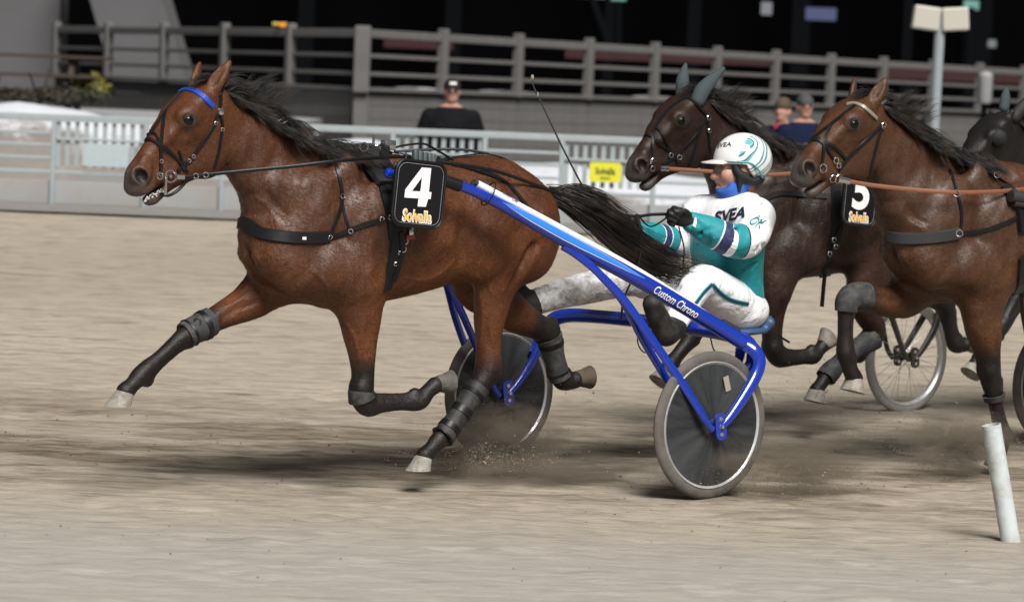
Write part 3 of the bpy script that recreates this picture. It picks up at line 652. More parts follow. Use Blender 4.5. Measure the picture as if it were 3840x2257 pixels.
def fork_plate(m, c, sg, out):
    pr = rrect(.032, .062, .028, 5); m.prism(pr, -.005, .005, (c, (math.cos(.15), 0, -math.sin(.15)), (math.sin(.15), 0, math.cos(.15)), (0, 1.0, 0)))
def sulky(F, blue, decal, label, spoked=False, far_only=False, full=True, AX=.77):
    root = F.empty('sulky'); tag(root, label, 'sulky', 'racing sulkies'); AF = FA.at
    SH = np.array([AF(1470, 652, .33), AF(1600, 655, .35), AF(1700, 688, .375), AF(1800, 728, .41), AF(1950, 806, .47), AF(2100, 890, .53), AF(2400, 1052, .63), AF(2600, 1170, .695), AF(2715, 1240, .735), AF(2790, 1288, .775)])
    rS = np.array([.016, .018, .021, .024, .028, .033, .036, .036, .036, .034])
    CORN = np.array([AF(2790, 1288, .775), AF(2828, 1312, .815), AF(2848, 1350, .835), AF(2838, 1400, .842), AF(2800, 1470, .845), AF(2740, 1560, .842), AF(2700, 1605, .838)])
    ST = np.array([AF(2118, 915, .535), AF(2160, 950, .56), AF(2230, 1010, .60), AF(2340, 1125, .66), AF(2450, 1280, .73), AF(2560, 1440, .79), AF(2640, 1565, .835), AF(2672, 1612, .838)])
    rST = np.array([.034, .024, .02, .021, .022, .021, .018, .016]); rC = np.array([.034, .034, .032, .03, .027, .022, .017])
    hub = np.array([0, AX, WR])
    for sg in ((-1,) if far_only else (1, -1)):
        mir = np.array([1, sg, 1]); wheel(root, sg*AX, spoked)
        m = MB(); sh = crom(np.hstack([SH*mir, rS[:, None]]), 4); m.tube(sh[:, :3], sh[:, 3], 14, ref=(0, 1, 0)); shaft = m.build('shaft', blue, root, True)
        m = MB(); q = crom(np.hstack([CORN*mir, rC[:, None]]), 5); m.tube(q[:, :3], q[:, 3], 12, flat=.6, ref=(0, 1, 0)); m.build('rear_arm', blue, root, True)
        m = MB(); q = crom(np.hstack([ST*mir, rST[:, None]]), 5); m.tube(q[:, :3], q[:, 3], 12, flat=.62, ref=(0, 1, 0)); m.build('front_strut', blue, root, True)
        # inner fork: same strut led inside the wheel
        SI = ST.copy(); SI[4:, 1] = [.66, .69, .705, .708]; SI[3, 1] = .645; m = MB(); q = crom(np.hstack([SI[2:]*mir, rST[2:, None]*.95]), 5); m.tube(q[:, :3], q[:, 3], 10, flat=.62, ref=(0, 1, 0)); m.build('inner_strut', blue, root, True)
        CI = CORN.copy(); CI[1:, 1] = [.745, .72, .71, .705, .70, .70]; CI[1:4, 0] += .02; m = MB(); q = crom(np.hstack([CI*mir, rC[:, None]*.9]), 5); m.tube(q[:, :3], q[:, 3], 10, flat=.6, ref=(0, 1, 0)); m.build('inner_arm', blue, root, True)
        for y in (.842, .70):
            m = MB(); fork_plate(m, np.array([0, sg*y, WR]), sg, 1); pl = m.build('hub_plate', blue, root)
            for k, dz in enumerate((.036, 0, -.036)):
                b = MB(); b.lathe((dz*.15, sg*y, WR+dz), (0, 1, 0), [(.001, .009), (.009, .009), (.011, .005), (.011, -.005), (.009, -.009), (.001, -.009)], 12); b.build('bolt', STEEL, pl, True)
        m = MB(); m.tube([(0, sg*.68, WR), (0, sg*.86, WR)], .009, 8); m.build('axle', STEEL, root, True)
        # socket over the shaft end, blue ball tip
        m = MB(); a, b = SH[1]*mir, SH[2]*mir; m.tube([a+(a-b)*.5, a, b+(SH[3]*mir-b)*.25], [.022, .024, .027], 12); m.build('shaft_socket', LEATHER, root, True)
        m = MB(); c = np.array(AF(1459, 650, .33))*mir; m.lathe(c-np.array([.024, 0, 0]), (1, 0, 0), [(.001, 0), (.018, .006), (.024, .024), (.018, .042), (.001, .048)], 14); m.build('tip_ball', blue, root, True)
        # white rod above the shaft with its dark grip
        RD = np.array([AF(1790, 690, .40), AF(2100, 856, .515), AF(2400, 1022, .615), AF(2700, 1215, .715)])*mir; q = crom(RD, 5)
        m = MB(); m.tube(q, .0175, 12); rd = m.build('pull_rod', WROD, root, True)
        a = np.array(AF(2700, 1215, .715))*mir; b = np.array(AF(2762, 1252, .735))*mir; e = b+(b-a)*.25
        m = MB(); m.tube([a, a+(b-a)*.08, b, b+(b-a)*.04], [.024, .031, .031, .024], 14); m.build('grip', DSTEEL, rd, True); m = MB(); m.tube([b, e], .013, 10); m.build('end_cap', WROD, rd, True)
        m = MB(); a = q[0]; m.tube([a+(q[0]-q[1])*.25, a], .013, 10); m.tube([a+np.array([.03, 0, .01]), a+np.array([.02, 0, -.05])], .007, 8); m.build('rod_bracket', DSTEEL, rd, True)
        m = MB(); cpt = np.array(AF(1832, 728, .42))*mir; d = SH[4]*mir-SH[3]*mir; d /= np.linalg.norm(d); ring(m, cpt, d, .056, .003, 20, 5); m.build('cable_loop', LEATHER, root, True)
        # pale decal band bounded by fine white lines on the outer face of the shaft
        if decal:
            sec = [p for p in sh if .33 < p[0] < 1.03]; P = np.array([p[:3] for p in sec]); r = np.array([p[3] for p in sec]); out = np.array([-.12, sg*.97, .22]); out /= np.linalg.norm(out)
            T = np.gradient(P, axis=0); T /= np.linalg.norm(T, axis=1)[:, None]; Wd = r*1.05; Wd[:3] *= [.05, .5, .85]; Wd[-4:] *= [.9, .7, .45, .1]
            for nm, mt, kk, lf in (('decal_outline', WHITE, 1.0, .0012), ('decal', decal, .84, .002)):
                m = MB(); B = np.cross(T, out); B /= np.linalg.norm(B, axis=1)[:, None]; O = np.cross(B, T); v = []
                for i in range(len(P)):
                    for a in np.linspace(-.62, .62, 6)*(Wd[i]/r[i]/1.05)*kk: v.append(P[i]+(O[i]*math.cos(a)*sg*(1 if (O[i]@out)*sg > 0 else -1)+B[i]*math.sin(a))*(r[i]+lf))
                m.add(v, [(i*6+k, i*6+k+1, (i+1)*6+k+1, (i+1)*6+k) for i in range(len(P)-1) for k in range(5)]); m.build(nm, mt, shaft, True)
    if far_only: return root
    # rear cross bar
    h = [AF(2835, 1318, .74), AF(2760, 1305, .62), AF(2650, 1268, .40), AF(2500, 1228, .10)]
    half = np.array([(-.27, .76, .66), (-.28, .70, .70), (-.295, .60, .725), (-.30, .40, .735), (-.30, .15, .74), (-.30, 0, .74)])
    CB = np.vstack([half, (half*np.array([1, -1, 1]))[::-1][1:]]); q = crom(np.hstack([CB, np.array([.03, .036, .036, .034, .034, .034, .034, .034, .036, .036, .03])[:, None]]), 5)
    m = MB(); m.tube(q[:, :3], q[:, 3], 14, ref=(0, 0, 1)); m.build('cross_bar', blue, root, True)
    for sg in (1, -1):
        m = MB(); m.tube(crom([(-.27, sg*.75, .66), (-.24, sg*.765, .6), (-.17, sg*.72, .52)], 5), [.03]*11, 10); m.build('gusset', blue, root, True)
    m = MB(); m.tube(crom([(-.30, -.02, .72), (-.26, -.05, .66), (-.24, .02, .60), (-.27, .09, .62), (-.30, .10, .71)], 5), .0035, 6); m.build('cable', LEATHER, root); m = MB(); m.tube(crom([(-.3, .42, .71), (-.3, .46, .64), (-.31, .56, .61), (-.3, .64, .68)], 5), .0035, 6); m.build('cable', LEATHER, root)
    m = MB(); m.tube([(-.30, .02, .74), (-.30, .06, .74)], .0365, 14); m.build('bar_clamp', DSTEEL, root, True)
    # seat on its bracket
    m = MB(); m.tube(crom([(-.30, .11, .735), (-.5, .1, .70), (-.72, .1, .685)], 5), .016, 10); m.tube(crom([(-.30, -.11, .735), (-.5, -.1, .70), (-.72, -.1, .685)], 5), .016, 10); m.build('seat_bracket', blue, root, True)
    v = Vox((-1.1, -.3, .6), (-.5, .3, .85), .012); v.ell((-.80, 0, .70), (.19, .2, .028), .02); v.ell((-.95, 0, .745), (.05, .17, .05), .05); a, f = v.mesh(); fast_mesh('seat', a, f, simple('seat_vinyl', (.03, .07, .16), .45), root)
    m = MB(); m.tube(crom([(-.9, .12, .70), (-1.0, .13, .68), (-1.1, .13, .64)], 4), [.006]*9, 6); m.build('seat_strap', LEATHER, root)
    return root
# ------------------------------------------------------------------ leading horse with tack and sulky
RNG = np.random.default_rng(7)
HORN2 = simple('grey_hoof', (.06, .057, .052), .7, var=.3, scale=30, dirt=(.17, .16, .14), dscale=14, damt=.7, bump=.2); HORN3 = simple('muddy_hoof', (.06, .045, .03), .8, var=.3, scale=30, dirt=(.13, .10, .07), dscale=16, damt=.6, bump=.3)
v, F_ = horse_mesh(LEGS_A, .008); v = add_veins(FA, v, F_)
horse = FA.empty('horse'); tag(horse, 'bay trotting horse with flying black mane wearing number 4, leading the race', 'horse', 'trotting horses')
ATA = horse_attrs(v, LEGS_A); BAY = coat_mat('bay_coat', (.26, .090, .031), (.108, .036, .014)); body = fast_mesh('body', v, F_, BAY, horse, ATA); coat_hair(v, F_, ATA, LEGS_A, BAY, horse, 150000)
SA = Surf(FA, body)
for k in HOOF_A: hoof_mesh(FA, *HOOF_A[k], {'lf': HORN2, 'rh': HORN3}.get(k, HORN), horse, flat=k in ('rf', 'lh'), r0=.038 if k in ('lf', 'rh') else .040)
def eyes(F, parent, look=True):
    m_ = simple('horse_eye', (.004, .003, .003), .16, var=.05, spec=.3)
    for sg in (1, -1):
        c = np.array(A(709, 449, sg*.103)); g = Vox(c-.05, c+.05, .0045); g.ell(c, (.027, .020, .0205), 0); a, f = g.mesh(); fast_mesh('eye', a, f, m_, parent)
        mb = MB(); P = [c+np.array([.027*math.cos(t), sg*(.015-.007*abs(math.cos(t))), .0165*math.sin(t)+.002]) for t in np.linspace(-.05*math.pi, 1.05*math.pi, 14)]; mb.tube(P, .005, 6); P = [c+np.array([.025*math.cos(t), sg*(.014-.007*abs(math.cos(t))), -.0155*math.sin(t)]) for t in np.linspace(.0, math.pi, 12)]; mb.tube(P, .004, 6); mb.build('eyelid', simple('eyelid_skin', (.010, .008, .007), .5, spec=.3), parent, True)
eyes(FA, horse)
def mane_of(F, parent, mat, dens=1.0, rng=RNG):
    a = A; R = []; crest = crom([(842, 345), (880, 372), (917, 396), (965, 430), (1012, 460), (1060, 490), (1106, 513), (1165, 540), (1224, 557), (1290, 568), (1345, 576)], 6)
    for k in range(int(150*dens)):
        i = rng.integers(0, len(crest)); x, y = crest[i]; t = i/len(crest); w = rng.uniform(); L = rng.uniform(.5, 1.0)
        if w < .42: up = rng.uniform(-10, 55); g = [a(x, y+8, .01), a(x+45*L, y-8-up*.35, .03), a(x+105*L, y+10-up*.5, .05), a(x+180*L, y+55-up*.2, .07+.05*t)]
        else: q = rng.uniform(.5, 1.1); g = [a(x, y+8, .02), a(x+34*L, y+10, .05+.05*t), a(x+85*L, y+38*q, .07+.1*t), a(x+140*L, y+68*q, .09+.12*t)]
        R.append((g, .006, rng.uniform(.003, .016), int(rng.integers(8, 20))))
    for k in range(int(34*dens)):   # locks thrown up by the wind behind the ears
        x, y = crest[rng.integers(1, 22)]; dx, dy = rng.uniform(90, 200), rng.uniform(-125, -35); R.append(([a(x, y, 0), a(x+dx*.35, y+dy*.2, .01), a(x+dx*.7, y+dy*.75, .02), a(x+dx, y+dy*rng.uniform(.7, 1.1), .03)], .006, rng.uniform(.006, .014), int(rng.integers(5, 12))))
    return hair('mane', R, mat, parent, rng, .0019)
def forelock_of(parent, mat, rng=RNG):
    R = []
    for sg in (-.05, -.025, 0, .025, .045): R.append(([A(830, 330, sg*.3), A(790, 296, sg*.6), A(745, 300, sg), A(712, 322, sg*1.1)], .014, .012, 34))
    R += [([A(835, 322, .03), A(870, 300, .03), A(905, 305, .04), A(938, 330, .05)], .012, .022, 60)]
    return hair('forelock', R, mat, parent, rng, .0016)
mane_of(FA, horse, MANE); forelock_of(horse, MANE)
TR = []
for k in range(190):
    e = RNG.uniform(-1, 1); l = RNG.uniform(.55, 1.06); w = RNG.normal()*10; T0 = [(2068, 732, 0), (2120, 752+18*e, .04), (2215, 806+42*e, .09), (2330, 892+62*e+w, .13), (2445, 968+66*e+w, .16), (2560, 1008+50*e+2*w, .19), (2690, 1024+34*e+3*w, .21)]
    n_ = max(4, int(round(7*l))); TR.append(([A(x, y, s_+RNG.normal()*.012) for x, y, s_ in T0[:min(n_, 7)]], .014, RNG.uniform(.004, .02)*(2.5 if k % 6 == 0 else 1), int(RNG.integers(8, 17))))
for k in range(24): e = RNG.uniform(-1, 1); TR.append(([A(2075, 738, .01), A(2150, 728+30*e, .05), A(2250, 770+50*e, .1), A(2340, 850+70*e, .14), A(2440, 915+80*e, .18)], .012, .02, 8))
hair('tail', TR, MANE, horse, RNG, .0025)
# boots
sleeve(LEGS_A['lh'], .60, .83, .013, simple('black_neoprene', (.012, .012, .013), .6, var=.3, scale=30, bump=.3, dirt=(.09, .08, .07), dscale=14, damt=.5), 'leg_boot', horse)
sleeve(LEGS_A['rf'], .36, .53, .012, GREYBOOT, 'knee_boot', horse); sleeve(LEGS_A['rh'], .53, .80, .013, GREYBOOT, 'leg_boot', horse); sleeve(LEGS_A['lf'], .475, .515, .008, GREYBOOT, 'knee_strap', horse)
for L, t in ((LEGS_A['lh'], .62), (LEGS_A['lh'], .69), (LEGS_A['lh'], .76), (LEGS_A['lh'], .815)): sleeve(L, t, t+.018, .017, LEATHER, 'boot_strap', horse, flare=0)
for L, t in ((LEGS_A['rf'], .385), (LEGS_A['rf'], .49), (LEGS_A['rh'], .58), (LEGS_A['rh'], .74)): sleeve(L, t, t+.02, .0155, LEATHER, 'boot_strap', horse, flare=0)
fm = MB()
for k in range(44):
    q = RNG.uniform(0, 1); p = np.array(A(520+75*q, 752-40*q, 0))+np.array([0, .034, 0])+RNG.normal(size=3)*.007; fm.lathe(p, (0, 1, 0), [(.001, -.0025), (.0035, 0), (.001, .0025)], 6)
fm.build('foam', simple('mouth_foam', (.75, .75, .74), .3), horse, True)

# bridle
br = FA.empty('bridle'); tag(br, 'black leather bridle with blue browband on the leading bay horse', 'bridle', 'bridles')
def part(name, mat, fn, parent, smooth=True):
    m = MB(); fn(m); return m.build(name, mat, parent, smooth) if m.v else None
BB = simple('blue_browband', (.012, .06, .42), .5, var=.1)
bandm = MB(); bp = strap(SA, [(668, 347), (694, 336), (725, 340), (759, 360), (787, 388), (799, 398)], .026, bandm, 4); bandm.build('browband', BB, br)
if bp:
    P, N = bp; i = len(P)//3; X = P[i+2]-P[i-2]; X /= np.linalg.norm(X); Z = N[i]; Y = np.cross(Z, X); lettering('lettering', 'CUSTOM', (P[i]+Z*.0085, X, Y, Z), simple('navy_print', (.01, .012, .03), .5), br, width=.075, height=.014)
part('crownpiece', LEATHER, lambda m: (strap(SA, [(822, 415), (826, 376), (824, 350)], .02, m, 4), wrap(SA, [A(824, 350, .08), A(835, 330, .05), A(842, 322, 0), A(835, 330, -.05), A(824, 350, -.08), A(818, 420, -.09)], .02, m)), br)
part('cheekpiece', LEATHER, lambda m: strap(SA, [(818, 425), (810, 440), (804, 466), (772, 516), (721, 590), (690, 618), (664, 642)], .016, m, 5, .005), br)
part('throatlatch', LEATHER, lambda m: strap(SA, [(822, 425), (829, 450), (833, 474), (828, 516), (817, 579), (802, 628)], .014, m, 5, .005), br)
part('face_strap', LEATHER, lambda m: (strap(SA, [(742, 318), (700, 336), (662, 374), (624, 417), (596, 460), (567, 499), (545, 532)], .014, m, 5), strap(SA, [(624, 417), (617, 440), (610, 493), (604, 550), (603, 601), (602, 645)], .016, m, 5, .005)), br)
part('noseband', LEATHER, lambda m: (strap(SA, [(548, 526), (562, 524), (579, 529), (613, 550), (647, 579), (672, 606), (690, 640)], .014, m, 5, .006), strap(SA, [(545, 518), (560, 503), (580, 500), (594, 520), (600, 550)], .010, m, 5)), br)
part('jaw_strap', LEATHER, lambda m: (strap(SA, [(668, 566), (680, 595), (695, 630), (701, 646)], .012, m, 4), m.tube(crom([A(602, 728, .05), A(630, 734, .045), A(662, 718, .045), A(690, 690, .05), A(706, 668, .06)], 4), .007, 6)), br)
for (x, y) in ((806, 462), (831, 486), (724, 586), (708, 602), (603, 605), (601, 655), (600, 700)):
    h = SA.hit(x, y)
    if h: part('buckle', STEEL, lambda m: ring(m, h[0]+h[1]*.008, h[1], .0075, .002, 14, 5), br)
hc = SA.hit(823, 419)
if hc: part('concho', STEEL, lambda m: m.lathe(hc[0]+hc[1]*.008, hc[1], [(.017, 0), (.015, .006), (.001, .008)], 20), br)
BIT = np.array(A(641, 662, .078))
part('bit_ring', STEEL, lambda m: ring(m, BIT, (0.15, 1, .1), .025, .0035), br); part('bit_ring', STEEL, lambda m: ring(m, BIT*np.array([1, -1, 1]), (.15, -1, .1), .025, .0035), br)
part('bit_lever', STEEL, lambda m: m.tube([A(624, 654, .08), A(622, 695, .08), A(621, 731, .078)], [.005, .006, .008], 8), br)
part('mouthpiece', STEEL, lambda m: m.tube([BIT, BIT*np.array([1, -1, 1])], .007, 8), br)
part('lip_ring', STEEL, lambda m: ring(m, np.array(A(601, 660, .075)), (.1, 1, .1), .014, .003), br)

# harness
hn = FA.empty('harness'); tag(hn, 'black racing harness with breast collar and girth on the leading bay horse', 'harness', 'racing harnesses')
part('breast_collar', LEATHER, lambda m: (strap(SA, [(926, 842), (945, 858), (985, 876), (1060, 889), (1150, 893), (1235, 889)], .055, m, 5, .010, .004), wrap(SA, [A(945, 858, .09), A(928, 846, .05), A(922, 840, 0.0), A(935, 846, -.08), A(985, 874, -.16), A(1060, 885, -.22), A(1235, 880, -.27)], .055, m, 6, .010, .004)), hn)
part('trace', LEATHER, lambda m: strap(SA, [(1235, 889), (1290, 872), (1340, 852), (1400, 832), (1465, 815)], .022, m, 5, .006, .006), hn)
part('neck_strap', LEATHER, lambda m: (strap(SA, [(1232, 568), (1262, 620), (1275, 680), (1282, 740), (1270, 800), (1235, 882)], .018, m, 5, .004, .004, True), strap(SA, [(1281, 735), (1288, 790), (1302, 835), (1316, 866)], .012, m, 4)), hn)
part('girth', LEATHER, lambda m: (strap(SA, [(1435, 600), (1455, 680), (1475, 780), (1490, 880), (1478, 960), (1462, 1030), (1450, 1085)], .062, m, 5, .008, .003, True), strap(SA, [(1395, 580), (1425, 680), (1445, 760), (1462, 830), (1470, 900)], .03, m, 5, .006, .004, True)), hn)
part('girth_strap', LEATHER, lambda m: strap(SA, [(1500, 870), (1503, 930), (1490, 990), (1470, 1050)], .03, m, 5, .008, .010), hn)
part('saddle_pad', simple('pad_fabric', (.007, .007, .008), .8, var=.2, scale=60, bump=.3), lambda m: wrap(SA, [A(1455, 690, .25), A(1430, 620, .2), A(1400, 575, .1), A(1400, 570, 0), A(1400, 575, -.1), A(1430, 620, -.2)], .10, m, 6, .022, .004), hn)
part('saddle_tree', LEATHER, lambda m: wrap(SA, [A(1470, 650, .25), A(1455, 600, .17), A(1440, 575, .08), A(1440, 570, 0), A(1440, 575, -.08), A(1455, 600, -.17)], .05, m, 6, .016, .026), hn)
part('back_strap', LEATHER, lambda m: wrap(SA, [A(1460, 580, 0), A(1560, 595, 0), A(1660, 598, 0), A(1760, 586, 0), A(1850, 583, 0), A(1960, 628, .01), A(2050, 705, .02)], .024, m, 5, .005, .006), hn)
part('hip_strap', LEATHER, lambda m: (strap(SA, [(1800, 640), (1870, 668), (1930, 720), (1985, 790), (2020, 840)], .02, m, 5, .005, .004)), hn)
part('crupper_strap', LEATHER, lambda m: (strap(SA, [(1560, 592), (1640, 612), (1740, 632), (1830, 660), (1900, 690)], .014, m, 5, .005, .008)), hn)
part('check_rein', LEATHER, lambda m: (m.tube(crom([A(1472, 556, .0), A(1520, 545, .02), A(1590, 540, .05), A(1640, 565, .08), A(1700, 600, .12)], 4), .010, 8, flat=.5), m.tube(crom([A(1300, 560, 0), A(1360, 552, 0), A(1430, 556, 0), A(1470, 575, 0)], 4), .006, 6)), hn)
part('check_hook', STEEL, lambda m: (m.tube(crom([A(1300, 553, .01), A(1350, 546, .01), A(1400, 546, .01), A(1440, 562, .01)], 4), .009, 8), m.tube([A(1400, 546, .01), A(1402, 508, .01)], .006, 8), m.box(A(1456, 545, .03), (.03, .02, .022), bev=.004)), hn)
part('spreader', STEEL, lambda m: m.tube(crom([A(1480, 570, -.02), A(1560, 564, -.02), A(1650, 560, -.02), A(1740, 562, -.02), A(1830, 576, -.02)], 4), .0075, 6), hn)
for (x, y, s) in ((1365, 552, .09), (1510, 585, .21)): part('terret', STEEL, lambda m: ring(m, np.array(A(x, y, s)), (.75, .5, .1), .019, .0035), hn)
part('hitch_clamp', simple('dull_metal', (.22, .25, .27), .45, .8), lambda m: [m.box(A(x, y, .27), (.010, .012, .035), bev=.003) for x, y in ((1555, 592), (1572, 595), (1590, 600), (1608, 604), (1622, 606))], hn)
part('quick_hitch', DSTEEL, lambda m: (m.tube([A(1490, 640, .30), A(1530, 655, .32)], .028, 12), m.tube([A(1475, 618, .28), A(1510, 640, .30)], .02, 10)), hn)
part('quick_release', STEEL, lambda m: (m.box(A(1540, 872, .31), (.012, .008, .022), bev=.003), ring(m, np.array(A(1520, 905, .30)), (0, 1, 0), .013, .003), ring(m, np.array(A(1512, 935, .30)), (.5, 1, 0), .013, .003)), hn)
part('red_tab', simple('red_tab', (.35, .06, .06), .6), lambda m: m.box(A(1540, 890, .315), (.022, .006, .01), bev=.003), hn)
for (x, y) in ((1232, 888), (1316, 866), (1427, 820), (1280, 738), (1495, 945), (1478, 985), (1462, 815)):
    h = SA.hit(x, y)
    if h: part('buckle', STEEL, lambda m: ring(m, h[0]+h[1]*.013, h[1], .010, .0024, 16, 5), hn)
h = SA.hit(1135, 893)
if h: part('flag_label', WHITE, lambda m: m.box(h[0]+h[1]*.0165, (.010, .001, .006)), hn)

# number plate
MP = (np.array(A(1568, 728, .42)), None, None, None)
_r = math.radians(4.5); X_ = np.array([-math.cos(_r), 0, -math.sin(_r)]); Y_ = np.array([-math.sin(_r), 0, math.cos(_r)]); Z_ = np.array([0, 1.0, 0])
X_, Z_ = X_*math.cos(.12)+Z_*math.sin(.12)*0, Z_
MP = (MP[0], X_/np.linalg.norm(X_), Y_, Z_)
def four(M, root):
    o, X, Y, Z = M; outer = [(680, 380), (785, 392), (760, 668), (790, 672), (780, 752), (752, 750), (727, 840), (635, 832), (645, 738), (488, 722), (497, 630)]; inner = [(683, 492), (665, 658), (572, 650)]
    a = math.radians(6.8)
    def c(p):
        x, y = (p[0]-655)/1934*.95, -(p[1]-668)/2494*.93+.008; return (x*math.cos(a)-y*math.sin(a), x*math.sin(a)+y*math.cos(a))
    bm = bmesh.new(); vs = [bm.verts.new((*c(p), 0)) for p in outer]; wi = [bm.verts.new((*c(p), 0)) for p in inner]
    es = [bm.edges.new((q[i], q[(i+1) % len(q)])) for q in (vs, wi) for i in range(len(q))]
    bmesh.ops.triangle_fill(bm, use_beauty=True, edges=es); bm.verts.index_update()
    mesh_obj('numeral', [o+X*q.co.x+Y*q.co.y+Z*.0095 for q in bm.verts], [[q.index for q in f.verts] for f in bm.faces], WHITE, root); bm.free()
number_plate(FA, MP, .272, .285, four, 'black saddle number plate reading 4 on the leading bay horse', 'number plates')

# reins
rn = FA.empty('reins'); tag(rn, 'long black leather reins from the leading horse to its driver', 'reins', 'reins')
NEAR = [A(661, 665, .082), A(704, 664, .088), A(780, 655, .10), A(920, 641, .15), A(1100, 624, .245), A(1290, 602, .30), A(1512, 588, .22), A(1640, 606, .24), A(1850, 640, .27), A(2080, 720, .2), A(2300, 795, .14), A(2380, 812, .12), A(2440, 805, .13), A(2520, 802, .16)]
m = MB(); m.tube(crom(NEAR, 5), .0078, 8, flat=.45, ref=(0, 1, 0)); m.build('rein', LEATHER, rn, True)
m = MB(); m.tube(crom([tuple(np.array(p)*np.array([1, -1, 1])) for p in NEAR[:10]]+[A(2300, 800, -.1), A(2370, 830, -.15), A(2400, 860, -.18)], 5), .0095, 8, flat=.45, ref=(0, 1, 0)); m.build('rein', LEATHER, rn, True)
m = MB(); m.tube(crom([A(2520, 803, .17), A(2440, 850, .16), A(2385, 805, .15), A(2400, 900, .17), A(2390, 1000, .2), A(2340, 1120, .25), A(2330, 1200, .27)], 6), .008, 6, flat=.45); m.tube(crom([A(2545, 850, .17), A(2565, 930, .2), A(2560, 1000, .22)], 6), .007, 6, flat=.45); m.build('rein_end', LEATHER, rn, True)
m = MB(); m.box(A(678, 665, .09), (.02, .002, .009)); [ring(m, np.array(A(x, y, s)), (.7, .6, 0), .011, .0025, 12, 5) for x, y, s in ((735, 660, .098), (772, 656, .104))]; m.build('rein_buckle', STEEL, rn)

SUL = sulky(FA, BLUE, LBLUE, 'glossy blue racing sulky with dark disc wheels behind the leading bay horse')
SUL_SHAFT = [c for c in SUL.children if c.name.startswith('shaft') and 'socket' not in c.name][0]; SUL_ROD = [c for c in SUL.children if c.name.startswith('pull_rod')][0]
# ------------------------------------------------------------------ driver in the blue sulky
TEAL, NAVY = (.0, .235, .27), (.012, .022, .09)
drv = FA.empty('person'); tag(drv, 'driver in white and teal jacket and painted helmet leaning back in the blue sulky', 'person', 'people')
def fold_bump(t, k=.5, sc=9):
    n1 = t.noise(t.coord(scale=(1, 1, 1)), sc, 3, .5, 1.2); n2 = t.noise(t.coord(), sc*6, 4, .6); return t.bump(n2, .2, .003, t.bump(n1, k, .05))
def jacket_mat():
    t = NT('racing_jacket'); at_ = t.attr('armt'); bd = t.attr('body')
    W = (.80, .81, .84)
    arm = t.ramp(at_, [(0, TEAL), (.140, W), (.148, NAVY), (.200, W), (.208, TEAL), (.272, NAVY), (.280, W)], 'CONSTANT')
    tor = t.ramp(bd, [(0, TEAL), (.5, NAVY), (.512, W)], 'CONSTANT')
    isa = t.math('LESS_THAN', at_, .62); c = t.mix(isa, tor, arm)
    d = t.ramp(t.noise(t.coord(), 13, 8, .75), [(.55, 0), (.8, .10)]); c = t.mix(d, c, (.3, .27, .23))
    t.set(Base_Color=c, Roughness=.62, Normal=fold_bump(t, .4, 8), Sheen_Weight=.1); return t.m
LARM = [(*A(2836, 812, .185), .092), (*A(2822, 868, .25), .09), (*A(2790, 905, .275), .086), (*A(2730, 898, .26), .08), (*A(2665, 868, .225), .072), (*A(2612, 842, .195), .055), (*A(2594, 834, .19), .05)]
RARM = [(*A(2618, 800, -.19), .088), (*A(2585, 860, -.26), .085), (*A(2540, 905, -.28), .08), (*A(2490, 895, -.25), .072), (*A(2440, 880, -.22), .062), (*A(2405, 868, -.2), .05)]
TOR = [(*A(2752, 1120, 0), .128, 1.35), (*A(2734, 1040, 0), .142, 1.35), (*A(2728, 950, 0), .150, 1.4), (*A(2736, 870, 0), .152, 1.42), (*A(2758, 808, 0), .125, 1.6), (*A(2792, 765, 0), .075, 1.25)]
g = Vox((-1.15, -.45, .68), (-.1, .45, 1.48), .0075)
g.sweep(TOR, .05); g.sweep(LARM, .055); g.sweep(RARM, .055); g.ell(A(2800, 825, .16), (.085, .07, .07), .06); g.ell(A(2660, 805, -.16), (.085, .07, .07), .06)
rng = np.random.default_rng(3)
for _ in range(26):     # creases
    L = LARM if _ % 3 else TOR; i = rng.integers(0, len(L)-1); p = np.array(L[i][:3])*.5+np.array(L[i+1][:3])*.5; d = rng.normal(size=3); d[1] = abs(d[1])+.4; d /= np.linalg.norm(d); r = L[i][3]*(1.3 if L is TOR else 1.0)
    q = p+d*r*1.02; e = np.cross(d, rng.normal(size=3)); e /= np.linalg.norm(e); g.sweep([(*(q-e*.05), .004), (*q, .009), (*(q+e*.05), .004)], .02, sub=True, n=2)
v, f = g.mesh(); v = smooth_mesh(v, f, 2)
dl, tl = poly_param(v, LARM[::-1]); dr, tr = poly_param(v, RARM[::-1]); dt, _ = poly_param(v, TOR)
ll = np.linalg.norm(np.diff(np.array([p[:3] for p in LARM]), axis=0), axis=1).sum(); lr = np.linalg.norm(np.diff(np.array([p[:3] for p in RARM]), axis=0), axis=1).sum()
armt = np.full(len(v), 1.0); ml = (dl < .115) & (tl < ll*.80) & (dl < dt); armt[ml] = tl[ml]; mr = (dr < .11) & (tr < lr*.80) & (dr < dt); armt[mr] = tr[mr]*1.15
bodyh = .5+(v[:, 2]-(1.165-.12*(v[:, 0]+.7)))*1.0
jk = fast_mesh('jacket', v, f, jacket_mat(), drv, dict(armt=armt, body=bodyh))
SJ = Surf(FA, jk)
